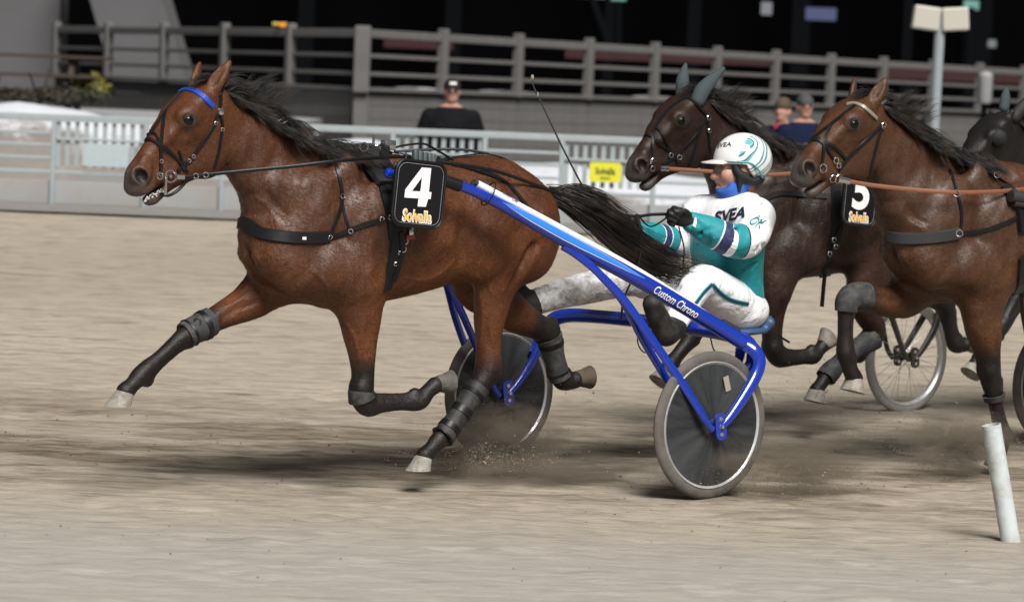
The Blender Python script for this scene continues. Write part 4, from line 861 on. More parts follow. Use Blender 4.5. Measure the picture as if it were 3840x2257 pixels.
def lettering_on(S, name, s, px, X, up, mat, parent, width, height, bold=.0, shear=0.0, lift=.004, size_cut=3):
    """print lettering onto a curved surface met at pixel px"""
    h = S.hit(*px)
    if not h: return
    v, f = text_mesh(s, 1.0, bold, shear); lo, hi = v.min(0), v.max(0); v = (v-(lo+hi)/2)*np.array([width, height])/(hi-lo)
    bm = bmesh.new(); vs = [bm.verts.new((*p, 0)) for p in v]
    for q in f:
        try: bm.faces.new([vs[i] for i in q])
        except ValueError: pass
    bmesh.ops.triangulate(bm, faces=bm.faces[:])
    for _ in range(size_cut):
        es = [e for e in bm.edges if e.calc_length() > .02]
        if es: bmesh.ops.subdivide_edges(bm, edges=es, cuts=1); bmesh.ops.triangulate(bm, faces=bm.faces[:])
    Z = -np.array(S.F.locdir(ray(*px))); Z /= np.linalg.norm(Z); Z = Z*.5+h[1]*.5; Z /= np.linalg.norm(Z); X = np.array(X, float); X -= Z*(X@Z); X /= np.linalg.norm(X); Y = np.cross(Z, X)
    bm.verts.index_update(); out = []
    for q in bm.verts:
        p = h[0]+X*q.co.x+Y*q.co.y+Z*.15; t = S.b.ray_cast(Vector(p), Vector(-Z), .4)
        out.append(np.array(t[0])+np.array(t[1])*lift if t[0] is not None else h[0]+X*q.co.x+Y*q.co.y)
    fs = [[q.index for q in fc.verts] for fc in bm.faces]; bm.free(); return mesh_obj(name, out, fs, mat, parent)
for _t0, _px, _p2, _o, _w, _h, _m in (('Custom Chrono', (2537, 1132), ((2460, 1085), (2612, 1178)), SUL_SHAFT, .25, .036, WHITE), ('CUSTOM', (1914, 742), ((1880, 720), (1948, 762)), SUL_ROD, .08, .014, simple('blue_print', (.03, .08, .35), .5))):
    _S = Surf(FA, _o); _h1, _h2 = _S.hit(*_p2[0]), _S.hit(*_p2[1])
    lettering_on(_S, 'lettering', _t0, _px, (_h2[0]-_h1[0]) if _h1 and _h2 else (-.8, .2, -.5), 1, _m, _o, _w, _h, .008, .25, .0025)
NAVYP = simple('navy_letters', (.012, .016, .05), .6); TEALP = simple('teal_letters', TEAL, .6)
lettering_on(SJ, 'lettering', 'SVEA', (2740, 806), (-.92, .35, -.10), 1, NAVYP, jk, .205, .066, .035)
lettering_on(SJ, 'lettering', 'ÖK', (2846, 832), (-.7, .5, -.35), 1, TEALP, jk, .062, .058, .014, .2)
m = MB(); h = SJ.hit(2608, 835)
if h: m.box(h[0]+h[1]*.002, (.013, .003, .032), X=(.9, 0, .3), Y=h[1], Z=np.cross((.9, 0, .3), h[1])); m.build('cuff_patch', WHITE, jk)
# trousers
def trouser_mat():
    t = NT('white_trousers'); v = t.coord(); d = t.ramp(t.noise(v, 16, 9, .75, .5), [(.42, 0), (.66, 1)]); dm = t.math('MULTIPLY', d, t.attr('dirty'))
    c = t.mix(dm, (.78, .79, .83), (.20, .165, .115)); t.set(Base_Color=c, Roughness=.7, Normal=fold_bump(t, .45, 10)); return t.m
LLEG = [(*A(2762, 1150, .09), .118), (*A(2700, 1100, .16), .104), (*A(2634, 1058, .205), .086), (*A(2598, 1090, .235), .078), (*A(2560, 1160, .27), .066), (*A(2520, 1235, .30), .052)]
RLEG = [(*A(2700, 1135, -.10), .112), (*A(2560, 1090, -.16), .098), (*A(2390, 1050, -.21), .084), (*A(2310, 1055, -.235), .082), (*A(2200, 1080, -.27), .078), (*A(2090, 1105, -.30), .07), (*A(2015, 1130, -.325), .064)]
g = Vox((-1.15, -.45, .55), (.35, .45, 1.1), .009); g.ell(A(2762, 1158, 0), (.135, .185, .115), .03); g.sweep(LLEG, .05); g.sweep(RLEG, .05)
for _ in range(40):
    L = (LLEG, RLEG)[_ % 2]; i = rng.integers(0, len(L)-1); q = rng.uniform(); p = np.array(L[i][:3])*(1-q)+np.array(L[i+1][:3])*q; d = rng.normal(size=3); d[1] += .6; a = np.array(L[i+1][:3])-np.array(L[i][:3]); d -= a*(d@a)/(a@a); d /= np.linalg.norm(d)
    q = p+d*L[i][3]*1.02; e = np.cross(d, a)/np.linalg.norm(a)+a*rng.uniform(-.6, .6); e /= np.linalg.norm(e); g.sweep([(*(q-e*.05), .003), (*q, .009), (*(q+e*.05), .003)], .02, sub=True, n=2)
v, f = g.mesh(); v = smooth_mesh(v, f, 2); dr, tr = poly_param(v, RLEG); dl, _ = poly_param(v, LLEG)
tz = fast_mesh('trousers', v, f, trouser_mat(), drv, dict(dirty=np.where((dr < dl), .25+.65*sstep(tr, .3, .6), .03)))
ST_ = Surf(FA, tz)
for px in ([(2670, 1066), (2640, 1095), (2610, 1135), (2580, 1170)], [(2672, 1068), (2700, 1098), (2740, 1125), (2790, 1138), (2806, 1140)]):
    m = MB(); strap(ST_, px, .022, m, 5, .001, .002); m.build('side_stripe', TEALP, tz); m = MB(); strap(ST_, px, .009, m, 5, .001, .004); m.build('side_stripe', NAVYP, tz)
# boots
BOOT = simple('black_boot', (.008, .0075, .0075), .6, var=.3, scale=20, bump=.2, dirt=(.09, .075, .06), dscale=9, damt=.6)
for k, (a, b, c, d) in enumerate(((A(2530, 1228, .30), A(2498, 1246, .31), A(2470, 1195, .325), A(2446, 1140, .335)), (A(2020, 1128, -.325), A(1985, 1145, -.33), A(1955, 1115, -.34), A(1935, 1080, -.345)))):
    g = Vox(np.min([a, b, c, d], 0)-.12, np.max([a, b, c, d], 0)+.12, .009); g.sweep([(*a, .058), (*b, .06)], .02); g.sweep([(*b, .058, .85), (*c, .056, .9), (*d, .046, 1.0)], .03)
    v, f = g.mesh(); fast_mesh('boot', v, f, BOOT, drv)
m = MB()
# gloves: palm, four curled fingers and a thumb
GLV = simple('black_glove', (.008, .008, .009), .55, var=.3, scale=40, bump=.2)
def glove(w, dirn, side, up):
    w, d, u = np.array(w), np.array(dirn, float), np.array(up, float); d /= np.linalg.norm(d); s = np.cross(u, d); s /= np.linalg.norm(s); u = np.cross(d, s)
    g = Vox(w-.17, w+.17, .0065); P = lambda a, b, c: w+d*a+s*b+u*c
    g.sweep([(*P(-.02, 0, 0), .036), (*P(.03, 0, 0), .034), (*P(.075, 0, .008), .03)], .02); g.ell(P(.055, 0, .004), (.045, .045, .03), .02, np.array([d, u, s]))
    for i, (z, ln) in enumerate(((.034, .95), (.012, 1.05), (-.011, 1.0), (-.033, .82))):    # knuckles stacked along u
        a, b, c, e = P(.078, .004, z), P(.112*ln, .006, z*1.02), P(.118*ln, .042, z*.98), P(.082, .05, z*.95); g.sweep([(*a, .0135), (*b, .0125), (*c, .0115), (*e, .010)], .004, n=3)
    g.sweep([(*P(.02, .012, .036), .015), (*P(.06, .034, .05), .0135), (*P(.095, .046, .040), .011)], .01, n=3)
    v, f = g.mesh(); return fast_mesh('glove', v, f, GLV, drv)
glove(A(2580, 830, .185), np.array(A(2520, 806, .165))-np.array(A(2590, 836, .19)), 1, (0.15, .35, .92))
glove(A(2395, 866, -.195), np.array(A(2350, 855, -.18))-np.array(A(2405, 868, -.2)), 1, (0.15, -.2, .95))
# head: skin, scarf, helmet, glasses
HC = np.array(A(2768, 640, 0))
SKIN = NT('face_skin'); _n = SKIN.noise(SKIN.coord(), 22, 5, .6); SKIN.set(Base_Color=SKIN.mix(_n, (.42, .20, .145), (.56, .32, .25)), Roughness=.5, Subsurface_Weight=.15, Subsurface_Radius=(.01, .004, .002)); SKIN = SKIN.m
g = Vox(HC-.26, HC+.22, .006); H = lambda a, b, c: HC+np.array([a, b, c])
g.ell(H(0, 0, .03), (.105, .08, .105), .02); g.ell(H(.035, 0, -.055), (.07, .062, .07), .05); g.ell(H(.062, 0, -.098), (.032, .034, .026), .03)     # skull, jaw, chin
g.sweep([(*H(.098, 0, .015), .012), (*H(.116, 0, -.018), .014), (*H(.126, 0, -.034), .017)], .02); [g.ell(H(.108, sg*.014, -.038), (.014, .012, .011), .012) for sg in (1, -1)]
[g.ell(H(.088, sg*.034, .032), (.02, .03, .012), .02) for sg in (1, -1)]; [g.ell(H(.105, sg*.033, .008), (.018, .018, .013), .015, None, True) for sg in (1, -1)]; [g.ell(H(.068, sg*.05, -.022), (.034, .025, .028), .03) for sg in (1, -1)]
g.sweep([(*H(.088, -.028, -.066), .008), (*H(.104, 0, -.062), .011), (*H(.088, .028, -.066), .008)], .01); g.sweep([(*H(.086, -.022, -.084), .008), (*H(.101, 0, -.086), .011), (*H(.086, .022, -.084), .008)], .01); g.sweep([(*H(.1, -.02, -.074), .005), (*H(.112, 0, -.074), .007), (*H(.1, .02, -.074), .005)], .006, sub=True)
[g.ell(H(-.01, sg*.082, -.0), (.03, .012, .036), .01) for sg in (1, -1)]; g.sweep([(*H(-.02, 0, -.06), .06), (*H(-.05, 0, -.17), .062), (*H(-.06, 0, -.22), .07)], .03)
v, f = g.mesh(); fc = fast_mesh('face', v, f, SKIN, drv)
eb = MB(); [eb.lathe(H(.082, sg*.033, .008), (1, 0, 0), [(.001, .016), (.007, .0135), (.012, .006), (.013, 0)], 12) for sg in (1, -1)]; eb.build('eyes', simple('eye_white', (.5, .48, .46), .2), fc, True)
eb = MB(); [eb.lathe(H(.0835, sg*.033, .008), (1, 0, 0), [(.001, .016), (.005, .0150), (.006, .012)], 10) for sg in (1, -1)]; eb.build('iris', simple('dark_iris', (.03, .025, .02), .1), fc, True)
lp = MB(); lp.tube(crom([H(.094, -.022, -.063), H(.113, 0, -.060), H(.094, .022, -.063)], 4), .0035, 6); lp.tube(crom([H(.092, -.02, -.087), H(.110, 0, -.090), H(.092, .02, -.087)], 4), .004, 6); lp.build('lips', simple('lip', (.42, .16, .14), .4), fc, True)
SCARF = simple('blue_scarf', (.025, .10, .42), .8, var=.2, scale=30, bump=.4)
g = Vox(HC-.3, HC+.2, .0075); g.sweep([(*H(.055, 0, -.098), .064, 1.05), (*H(.02, 0, -.125), .075, 1.05), (*H(-.03, 0, -.165), .078, 1.1), (*H(-.05, 0, -.215), .088, 1.15)], .03); g.sweep([(*H(.03, .062, -.07), .022), (*H(-.02, .078, -.04), .026), (*H(-.04, .078, .0), .026)], .03); g.sweep([(*H(.03, -.062, -.07), .022), (*H(-.02, -.078, -.04), .026), (*H(-.04, -.078, .0), .026)], .03)
g.ell(H(.15, 0, -.05), (.075, .075, .055), .012, None, True); v, f = g.mesh(); fast_mesh('scarf', smooth_mesh(v, f, 2), f, SCARF, drv)
col_ = MB(); cc = H(-.045, 0, -.195); col_.lathe(cc, (-.25, 0, 1), [(.098, -.045), (.094, -.01), (.090, .03), (.082, .032), (.084, -.03)], 32); col_.build('collar', simple('navy_collar', (.015, .03, .14), .7, bump=.3), jk, True)
m = MB(); cp = cc+np.array([.083, .045, -.005]); Zc = np.array([.86, .46, .1]); Zc /= np.linalg.norm(Zc); Xc = np.array([-.46, .87, 0]); Yc = np.cross(Zc, Xc); m.box(cp+Zc*.004, (.026, .002, .014), X=Xc, Y=Zc, Z=Yc); lb = m.build('collar_label', WHITE, jk); lettering('lettering', 'SVEA', (cp+Zc*.0055, Xc, Yc, Zc), NAVYP, lb, width=.042, height=.013, bold=.02)
# helmet shell with a cut-away face opening
def helmet_mat():
    t = NT('painted_helmet'); v = t.coord(); w = t.n('TexWave', wave_type='BANDS', bands_direction='DIAGONAL'); w.inputs['Scale'].default_value = 7.5; w.inputs['Distortion'].default_value = 5.0; w.inputs['Detail'].default_value = 1.0; w.inputs['Detail Scale'].default_value = .8
    t.l(v, w.inputs['Vector']); st = t.ramp(w.outputs['Fac'], [(0, (.80, .81, .80)), (.55, (.05, .08, .10)), (.585, (.12, .42, .44)), (.70, (.55, .66, .66)), (.74, (.02, .25, .28)), (.9, (.05, .08, .10)), (.93, (.8, .81, .8))], 'CONSTANT')
    c = t.mix(t.attr('paint'), (.80, .81, .79), st); t.set(Base_Color=c, Roughness=.16, Coat_Weight=.7, Coat_Roughness=.05); return t.m
hc = H(-.022, 0, .055); g = Vox(hc-.22, hc+.22, .006); sl, X, Y, Z = g.box(hc-.3, hc+.3); x, y, z = X-hc[0], Y-hc[1], Z-hc[2]
def eld(r): l1 = np.sqrt((x/r[0])**2+(y/r[1])**2+(z/r[2])**2); l2 = np.sqrt((x/r[0]**2)**2+(y/r[1]**2)**2+(z/r[2]**2)**2)+1e-9; return l1*(l1-1)/l2
rimz = np.where(x > .02, -.022+0*x, -.022-.112*np.clip((.02-x)/.10, 0, 1)**.8); cut = (rimz-z)*.8
g.V[sl] = np.maximum(np.maximum(eld((.148, .122, .132)), -eld((.133, .107, .118))), cut).astype(np.float32)
v, f = g.mesh(); hv = v-hc; paint_ = sstep(-hv[:, 0]+.75*np.abs(hv[:, 1])-.3*hv[:, 2], .012, .02)
hel = fast_mesh('helmet', smooth_mesh(v, f, 2), f, helmet_mat(), drv, dict(paint=paint_)); SH_ = Surf(FA, hel)
lettering_on(SH_, 'lettering', 'SVEA', (2742, 545), (-.75, .6, .05), 1, simple('black_letters', (.02, .03, .03), .4), hel, .085, .026, .02, 0, .002)
m = MB(); vp = [(hc+np.array([.128*math.cos(a)*1.0, .108*math.sin(a), -.006])) for a in np.linspace(-.95, .95, 13)]; vo = [(hc+np.array([.128*math.cos(a)+.085*math.cos(a*.9), .098*math.sin(a), -.022])) for a in np.linspace(-.95, .95, 13)]
vv = [p+np.array([0, 0, .004]) for p in vp]+[p+np.array([0, 0, .003]) for p in vo]+[p-np.array([0, 0, .004]) for p in vp]+[p-np.array([0, 0, .003]) for p in vo]
m.add(vv, [(i, i+1, 14+i, 13+i) for i in range(12)]+[(26+i, 39+i, 40+i, 27+i) for i in range(12)]+[(13+i, 14+i, 40+i, 39+i) for i in range(12)]+[(0, 13, 39, 26), (12, 38, 51, 25)]); m.build('peak', simple('cream_peak', (.72, .71, .66), .3), hel, True)
tr_ = MB(); tr_.tube(crom([hc+np.array([.146*math.cos(a)*.99, .122*math.sin(a)*.99, -.012]) for a in np.linspace(0, 1.5, 8)]+[hc+np.array([-.03, .123, -.035]), hc+np.array([-.07, .108, -.085])], 3), .0045, 6); tr_.build('rim_trim', simple('teal_trim', (.02, .26, .28), .4), hel, True)
PAD = simple('black_padding', (.006, .006, .007), .75, bump=.3)
for sg in (1, -1):
    g = Vox(HC+np.array([-.14, -.14, -.14]), HC+np.array([.14, .14, .1]), .007); g.sweep([(*H(.045, sg*.082, .03), .018), (*H(.03, sg*.086, -.01), .022), (*H(-.02, sg*.090, -.035), .027), (*H(-.06, sg*.085, -.045), .028), (*H(-.09, sg*.07, -.035), .024)], .01, n=3); g.sweep([(*H(.02, sg*.088, -.02), .022), (*H(.02, sg*.088, -.07), .014), (*H(.022, sg*.078, -.105), .011), (*H(.03, sg*.05, -.145), .010)], .01, n=3)
    g.ell(H(-.045, sg*.115, -.02), (.022, .03, .016), .004, None, True); v, f = g.mesh(); fast_mesh('ear_pad', v, f, PAD, hel)
m = MB(); m.tube(crom([H(.03, .05, -.145), H(.04, 0, -.168), H(.03, -.05, -.145)], 5), .008, 6); m.build('chin_strap', PAD, hel)
gm_ = NT('glass_lens'); gm_.set(Base_Color=(.42, .38, .36), Roughness=.08, Transmission_Weight=.6, IOR=1.1, Alpha=.35); gl = FA and MB()
for sg in (1, -1):
    Zg = np.array([.93, sg*.36, 0]); Xg = np.array([-sg*.36*sg, .93*1, 0]) if sg > 0 else np.array([.36, .93, 0]); c = H(.116, sg*.036, .006); m = MB(); m.prism(rrect(.027, .021, .014, 4), -.0012, .0012, (c, Xg, (0, 0, 1), Zg)); m.build('lens', gm_.m, drv)
    m = MB(); pts = [c+Xg*p[0]+np.array([0, 0, p[1]]) for p in rrect(.028, .022, .014, 4)]; m.tube(pts+pts[:2], .0014, 5, caps=False); m.tube([c+Xg*.028*sg+np.array([0, 0, .008]), H(.03, sg*.088, .008)], .002, 5); m.build('glasses_frame', simple('dark_frame', (.03, .03, .03), .3), drv)
# he looks up the track, away from the camera
_RT = Matrix.Translation(Vector(HC)) @ Matrix.Rotation(math.radians(-24), 4, 'Z') @ Matrix.Translation(-Vector(HC))
for o_ in [c for c in drv.children if c.name.split('.')[0] in ('face', 'helmet', 'lens', 'glasses_frame')]:
    for q_ in [o_]+list(o_.children): q_.data.transform(_RT)
# whip in the far hand
wh = FA.empty('whip'); tag(wh, 'thin driving whip with a knotted tip held up beside the dark horse', 'whip')
q = crom([A(2352, 862, -.18), A(2300, 830, -.18), A(2210, 738, -.16), A(2125, 585, -.14), A(2062, 455, -.12), A(2020, 365, -.11), A(2000, 322, -.11), A(1996, 292, -.11)], 5); m = MB(); m.tube(q, np.linspace(.006, .0024, len(q)), 6); m.build('shaft', simple('whip_shaft', (.05, .048, .045), .5), wh, True)
m = MB(); m.lathe(q[-1], (0, 0, 1), [(.001, -.012), (.006, -.008), (.008, .002), (.005, .012), (.001, .014)], 8); m.lathe(A(2016, 356, -.11), (0, 0, 1), [(.001, -.012), (.005, -.006), (.005, .006), (.001, .012)], 8); m.build('knot', simple('whip_knot', (.3, .27, .2), .7), wh, True)
# ------------------------------------------------------------------ following horses
def mk_frame(eye_px, Y, scale):
    """frame heading with the field whose horse's eye is seen at pixel eye_px at depth Y"""
    f_, s_, u_ = (np.array(A(709, 449, .1))*scale); d = ray(*eye_px); P = CO+d*(Y/d[1]); F0 = Frame((0, 0), HEAD); c = P-F0.fw*f_-F0.s*s_; F = Frame((c[0], c[1], 0), HEAD); F.scale = scale; return F
FB = mk_frame((2556, 468), 16.6, 1.025); FC = mk_frame((3205, 492), 15.3, 1.03); FD = mk_frame((3735, 512), 18.0, 1.0)
for F in (FB, FC, FD): F.c[2] = 0.0
def limb_s(F, rows): return [(*(np.array(F.at(x, y, s))/F.scale), r)+tuple(q) for x, y, s, r, *q in rows]
def shift(L, df, ds=0, du=0): return [(p[0]+df, p[1]+ds, p[2]+du)+tuple(p[3:]) for p in L]
def mirror(L): return [(p[0], -p[1])+tuple(p[2:]) for p in L]
LEGS_B = dict(
    lf=limb_s(FB, [(2935, 960, .13, .14, .75), (2910, 1040, .14, .12, .8), (2898, 1110, .135, .09), (2894, 1180, .13, .068), (2895, 1250, .125, .055), (2902, 1310, .125, .056), (2922, 1343, .125, .05), (2965, 1346, .125, .038), (3015, 1342, .125, .035), (3050, 1336, .125, .042), (3072, 1312, .125, .035), (3088, 1294, .125, .04)]),
    rf=limb_s(FB, [(2780, 960, -.12, .13, .75), (2735, 1030, -.13, .1, .8), (2690, 1100, -.13, .075), (2650, 1170, -.125, .056), (2622, 1215, -.12, .054), (2600, 1250, -.12, .05), (2570, 1290, -.12, .036), (2535, 1335, -.12, .033), (2514, 1362, -.12, .041), (2500, 1382, -.12, .034), (2492, 1396, -.12, .04)]),
    lh=limb_s(FB, [(3320, 820, .13, .2, .55), (3300, 930, .15, .18, .55), (3255, 1030, .15, .13, .65), (3235, 1110, .14, .095, .75), (3252, 1180, .13, .07), (3280, 1230, .125, .06), (3270, 1268, .125, .054), (3215, 1305, .125, .04), (3150, 1360, .125, .038), (3105, 1402, .125, .042), (3078, 1440, .125, .035), (3062, 1462, .125, .04)]),
    rh=shift(LEGS_A['rh'], -.02))
LEGS_C = dict(
    lf=limb_s(FC, [(3720, 980, .13, .15, .75), (3690, 1100, .14, .13, .75), (3680, 1180, .14, .105, .8), (3692, 1250, .135, .085), (3704, 1330, .13, .064), (3712, 1400, .125, .056), (3722, 1450, .125, .05), (3732, 1510, .125, .036), (3745, 1580, .125, .034), (3760, 1640, .125, .04), (3752, 1680, .125, .036), (3742, 1705, .125, .04)]),
    rf=limb_s(FC, [(3470, 1020, -.12, .14, .75), (3410, 1100, -.13, .11, .8), (3340, 1130, -.13, .08), (3270, 1120, -.125, .062), (3215, 1112, -.12, .058), (3180, 1130, -.12, .052), (3170, 1190, -.12, .037), (3168, 1260, -.12, .035), (3168, 1320, -.12, .042), (3178, 1360, -.12, .036), (3192, 1395, -.12, .038), (3204, 1418, -.12, .042)]),
    lh=shift(LEGS_A['lh'], -.42), rh=shift(LEGS_A['rh'], .12, 0, .05))
def hoof_local(a, b, mat, parent, r1=.062):
    class L_: pass
    l = L_(); l.at = lambda *p: p; return hoof_mesh(l, tuple(a), tuple(b), mat, parent, .043, r1)
def hoof_end(L, tilt=None):
    P = np.array([p[:3] for p in L]); d = P[-1]-P[-3]; d /= np.linalg.norm(d); return P[-1]+d*.004, P[-1]+d*.06
def other_horse(F, legs, coat, label, h=.012, mane=MANE, boots=(), ears=True, nose=0):
    root = F.empty('horse'); root.scale = (F.scale,)*3; tag(root, label, 'horse', 'trotting horses'); v, f = horse_mesh(legs, h, ears); v0 = v; v = nose_up(v, nose)
    b = fast_mesh('body', v, f, coat, root, horse_attrs(v0, legs)); eyes(F, root); coat_hair(v, f, horse_attrs(v0, legs), legs, coat, root, 70000)
    for e_ in [c for c in root.children if c.name.split('.')[0] in ('eye', 'eyelid')]:
        co = np.array([q.co[:] for q in e_.data.vertices]); e_.data.vertices.foreach_set('co', nose_up(co, nose).astype(np.float32).ravel()); e_.data.update()
    0; mane_of(F, root, mane, .9, np.random.default_rng(int(F.c[0]*100))); forelock_of(root, mane, np.random.default_rng(5))
    for k, L in legs.items():
        if k == 'lh' and legs is LEGS_B or k == 'rf' and legs is LEGS_C: a, e = np.array(L[-1][:3]), np.array(L[-1][:3])+np.array([.015, 0, -.062])
        else: a, e = hoof_end(L)
        hoof_local(a, e, HORN, root)
    for k, t0, t1, mt, nm in boots: sleeve(legs[k], t0, t1, .013, mt, nm, root)
    hair('tail', [([A(2070, 735, .0), A(2125, 755, .04), A(2230, 815, .08), A(2340, 920, .1), A(2440, 1050, .12)], .022, .05, 260)], mane, root, np.random.default_rng(9), .0022)
    return root, b
COATB = coat_mat('dark_brown_coat', (.075, .033, .021), (.030, .015, .011), wetk=.6); COATC = coat_mat('brown_coat', (.19, .076, .03), (.085, .036, .017), wetk=.6)
NEO = simple('black_neoprene', (.02, .02, .022), .6)
HB, BB_ = other_horse(FB, LEGS_B, COATB, 'dark brown horse with slate ear covers beside the driver', .011, boots=(('lh', .56, .86, GREYBOOT, 'leg_boot'),), ears=False, nose=3)
HCc, BC_ = other_horse(FC, LEGS_C, COATC, 'brown horse with raised foreleg and tan reins at the right edge', .010, boots=(('rf', .33, .52, GREYBOOT, 'knee_boot'), ('lf', .60, .635, GREYBOOT, 'knee_strap')), nose=8)
class SurfS(Surf):
    def __init__(self, F, o):
        self.F = F; self.b = BVHTree.FromPolygons([tuple(v.co*F.scale) for v in o.data.vertices], [tuple(p.vertices) for p in o.data.polygons]); self.o = Vector(F.loc(CO))
SB, SCc = SurfS(FB, BB_), SurfS(FC, BC_)
COATD = coat_mat('black_coat', (.02, .016, .014), (.012, .010, .010), wetk=.3)
hd_ = FD.empty('horse'); tag(hd_, 'black hooded horse half cut off by the right edge', 'horse', 'trotting horses')
bd_ = BB_.copy(); bd_.data = BB_.data.copy(); bd_.data.materials.clear(); bd_.data.materials.append(COATD); COL.objects.link(bd_); bd_.parent = hd_; eyes(FD, hd_)
for ch in HB.children:
    if ch.name.startswith(('hoof', 'mane', 'tail')): c = ch.copy(); COL.objects.link(c); c.parent = hd_
HOOD = simple('slate_hood', (.034, .048, .055), .8, var=.25, scale=40, bump=.3); BHOOD = simple('black_hood', (.006, .006, .0065), .7, var=.3, scale=40, bump=.3)
def ear_hood(parent, pts, mat):
    P = np.array([p[:3] for p in pts]); g = Vox(P.min(0)-.09, P.max(0)+.09, .008); g.sweep(pts, .02, lat=(.5, .8, .2)); v, f = g.mesh(); fast_mesh('ear_cover', smooth_mesh(v, f, 2), f, mat, parent)
B_ = FB.at
ear_hood(HB, [(*B_(2645, 410, .08), .038, .8), (*B_(2664, 372, .085), .041, .65), (*B_(2700, 332, .10), .030, .55), (*B_(2738, 296, .115), .014, .7)], HOOD)
ear_hood(HB, [(*B_(2590, 385, -.06), .036, .8), (*B_(2590, 335, -.07), .034, .7), (*B_(2600, 280, -.085), .012, .7)], HOOD)
hoodm = MB(); sd = Surf(FD, bd_)
D_ = FD.at
ear_hood(hd_, [(*D_(3765, 405, -.06), .03, .8), (*D_(3770, 370, -.065), .03, .7), (*D_(3775, 330, -.07), .012, .7)], HOOD); ear_hood(hd_, [(*D_(3805, 440, .07), .036, .8), (*D_(3840, 395, .085), .034, .7), (*D_(3880, 350, .1), .012, .7)], BHOOD)
cup = sd.hit(3745, 520)
if cup:
    m = MB(); m.lathe(cup[0]-cup[1]*.01, cup[1], [(.052, 0), (.05, .012), (.036, .024), (.015, .030), (.001, .031)], 24); m.build('eye_cup', BHOOD, hd_, True)
def simple_bridle(S, F, label, straps, rings, rein, bandmat=None, band=None):
    br = F.empty('bridle'); tag(br, label, 'bridle', 'bridles')
    for nm, w, px in straps: part(nm, LEATHER, lambda m: strap(S, px, w, m, 5, .006), br)
    if band: part('browband', bandmat, lambda m: strap(S, band, .02, m, 5, .006), br)
    for x, y, r in rings:
        h = S.hit(x, y)
        if h: part('ring', STEEL, lambda m: ring(m, h[0]+h[1]*.012, h[1], r, .003, 16, 5), br)
    return br
k1 = 1/2.962
def c3(pts): return [(2320+x*k1, 260+y*k1) for x, y in pts]
simple_bridle(SB, FB, 'dark leather bridle on the horse with slate ear covers', [
    ('face_strap', .016, c3([(890, 262), (790, 300), (700, 345), (580, 430), (480, 540), (430, 610), (385, 690)])), ('browband', .018, c3([(700, 320), (760, 318), (830, 360), (900, 440), (960, 500), (990, 545)])),
    ('cheekpiece', .018, c3([(985, 560), (930, 600), (900, 680), (870, 790), (830, 930), (780, 1050)])), ('noseband', .016, c3([(290, 745), (330, 730), (400, 770), (460, 830), (540, 890), (600, 950), (650, 1040)])),
    ('nose_strap', .014, c3([(420, 650), (470, 690), (520, 790), (560, 880), (595, 930)])), ('lip_strap', .016, c3([(400, 680), (380, 780), (362, 900), (350, 1010), (345, 1080)])),
    ('throatlatch', .014, c3([(985, 570), (990, 690), (1000, 800), (1015, 910)])), ('jaw_strap', .016, c3([(860, 720), (780, 820), (690, 910), (600, 990), (480, 1060)]))], [(2512, 582, .012), (2441, 600, .011), (2442, 632, .014), (2545, 590, .012), (2652, 442, .014), (2655, 490, .012)], None)
k2 = 1/2.389
def c4(pts): return [(2850+x*k2, 280+y*k2) for x, y in pts]
simple_bridle(SCc, FC, 'black leather bridle with glittering browband on the brown horse at right', [
    ('face_strap', .016, c4([(850, 280), (740, 370), (620, 460), (520, 540), (450, 610)])), ('cheek_strap', .016, c4([(640, 450), (590, 550), (570, 650), (560, 740), (545, 830)])), ('cheekpiece', .018, c4([(1090, 450), (1020, 520), (930, 600), (840, 690), (760, 780), (700, 860)])),
    ('throatlatch', .016, c4([(1095, 460), (1060, 560), (1030, 680), (1000, 800), (985, 880)])), ('noseband', .03, c4([(450, 590), (500, 580), (550, 590), (590, 620)])), ('nose_strap', .015, c4([(580, 600), (650, 640), (720, 700), (770, 760)])), ('jaw_strap', .014, c4([(590, 620), (620, 700), (670, 770)]))],
    [(3082, 632, .02), (3130, 602, .014), (3140, 622, .012), (3140, 668, .022), (3120, 668, .018), (3307, 470, .016)], None, simple('glitter_band', (.45, .42, .34), .3, .6, var=.5, scale=160), c4([(780, 270), (840, 262), (920, 290), (990, 345), (1040, 395)]))
# harness straps and plates
hb = FB.empty('harness'); tag(hb, 'black girth and hanging straps on the dark brown horse', 'harness', 'racing harnesses')
part('girth', LEATHER, lambda m: (strap(SB, [(3130, 660), (3135, 760), (3140, 860), (3110, 960), (3090, 1050)], .07, m, 5, .008), m.tube(crom([FB.at(3095, 1010, .27), FB.at(3088, 1080, .28), FB.at(3082, 1150, .28)], 4), .016, 6, flat=.3)), hb)
part('saddle_strap', LEATHER, lambda m: (strap(SB, [(2840, 770), (2880, 740), (2930, 725), (3000, 730), (3100, 738)], .03, m, 5, .008), strap(SB, [(3150, 850), (3130, 900), (3105, 960)], .03, m, 4, .008, .01)), hb)
part('ring', STEEL, lambda m: [ring(m, np.array(FB.at(x, y, .3)), (0, 1, 0), .013, .003, 14, 5) for x, y in ((3128, 900), (3135, 925), (3112, 952))], hb)
hcn = FC.empty('harness'); tag(hcn, 'grey breast collar and black harness straps on the brown horse at right', 'harness', 'racing harnesses')
part('breast_collar', simple('grey_felt', (.024, .024, .026), .9, var=.25, scale=60, bump=.4), lambda m: strap(SCc, c4([(1150, 1440), (1250, 1470), (1400, 1475), (1550, 1462), (1680, 1440), (1780, 1420)]), .06, m, 5, .012, .004), hcn)
part('trace', LEATHER, lambda m: strap(SCc, c4([(1780, 1425), (1900, 1412), (2050, 1385), (2200, 1330), (2360, 1250)]), .022, m, 5, .006), hcn)
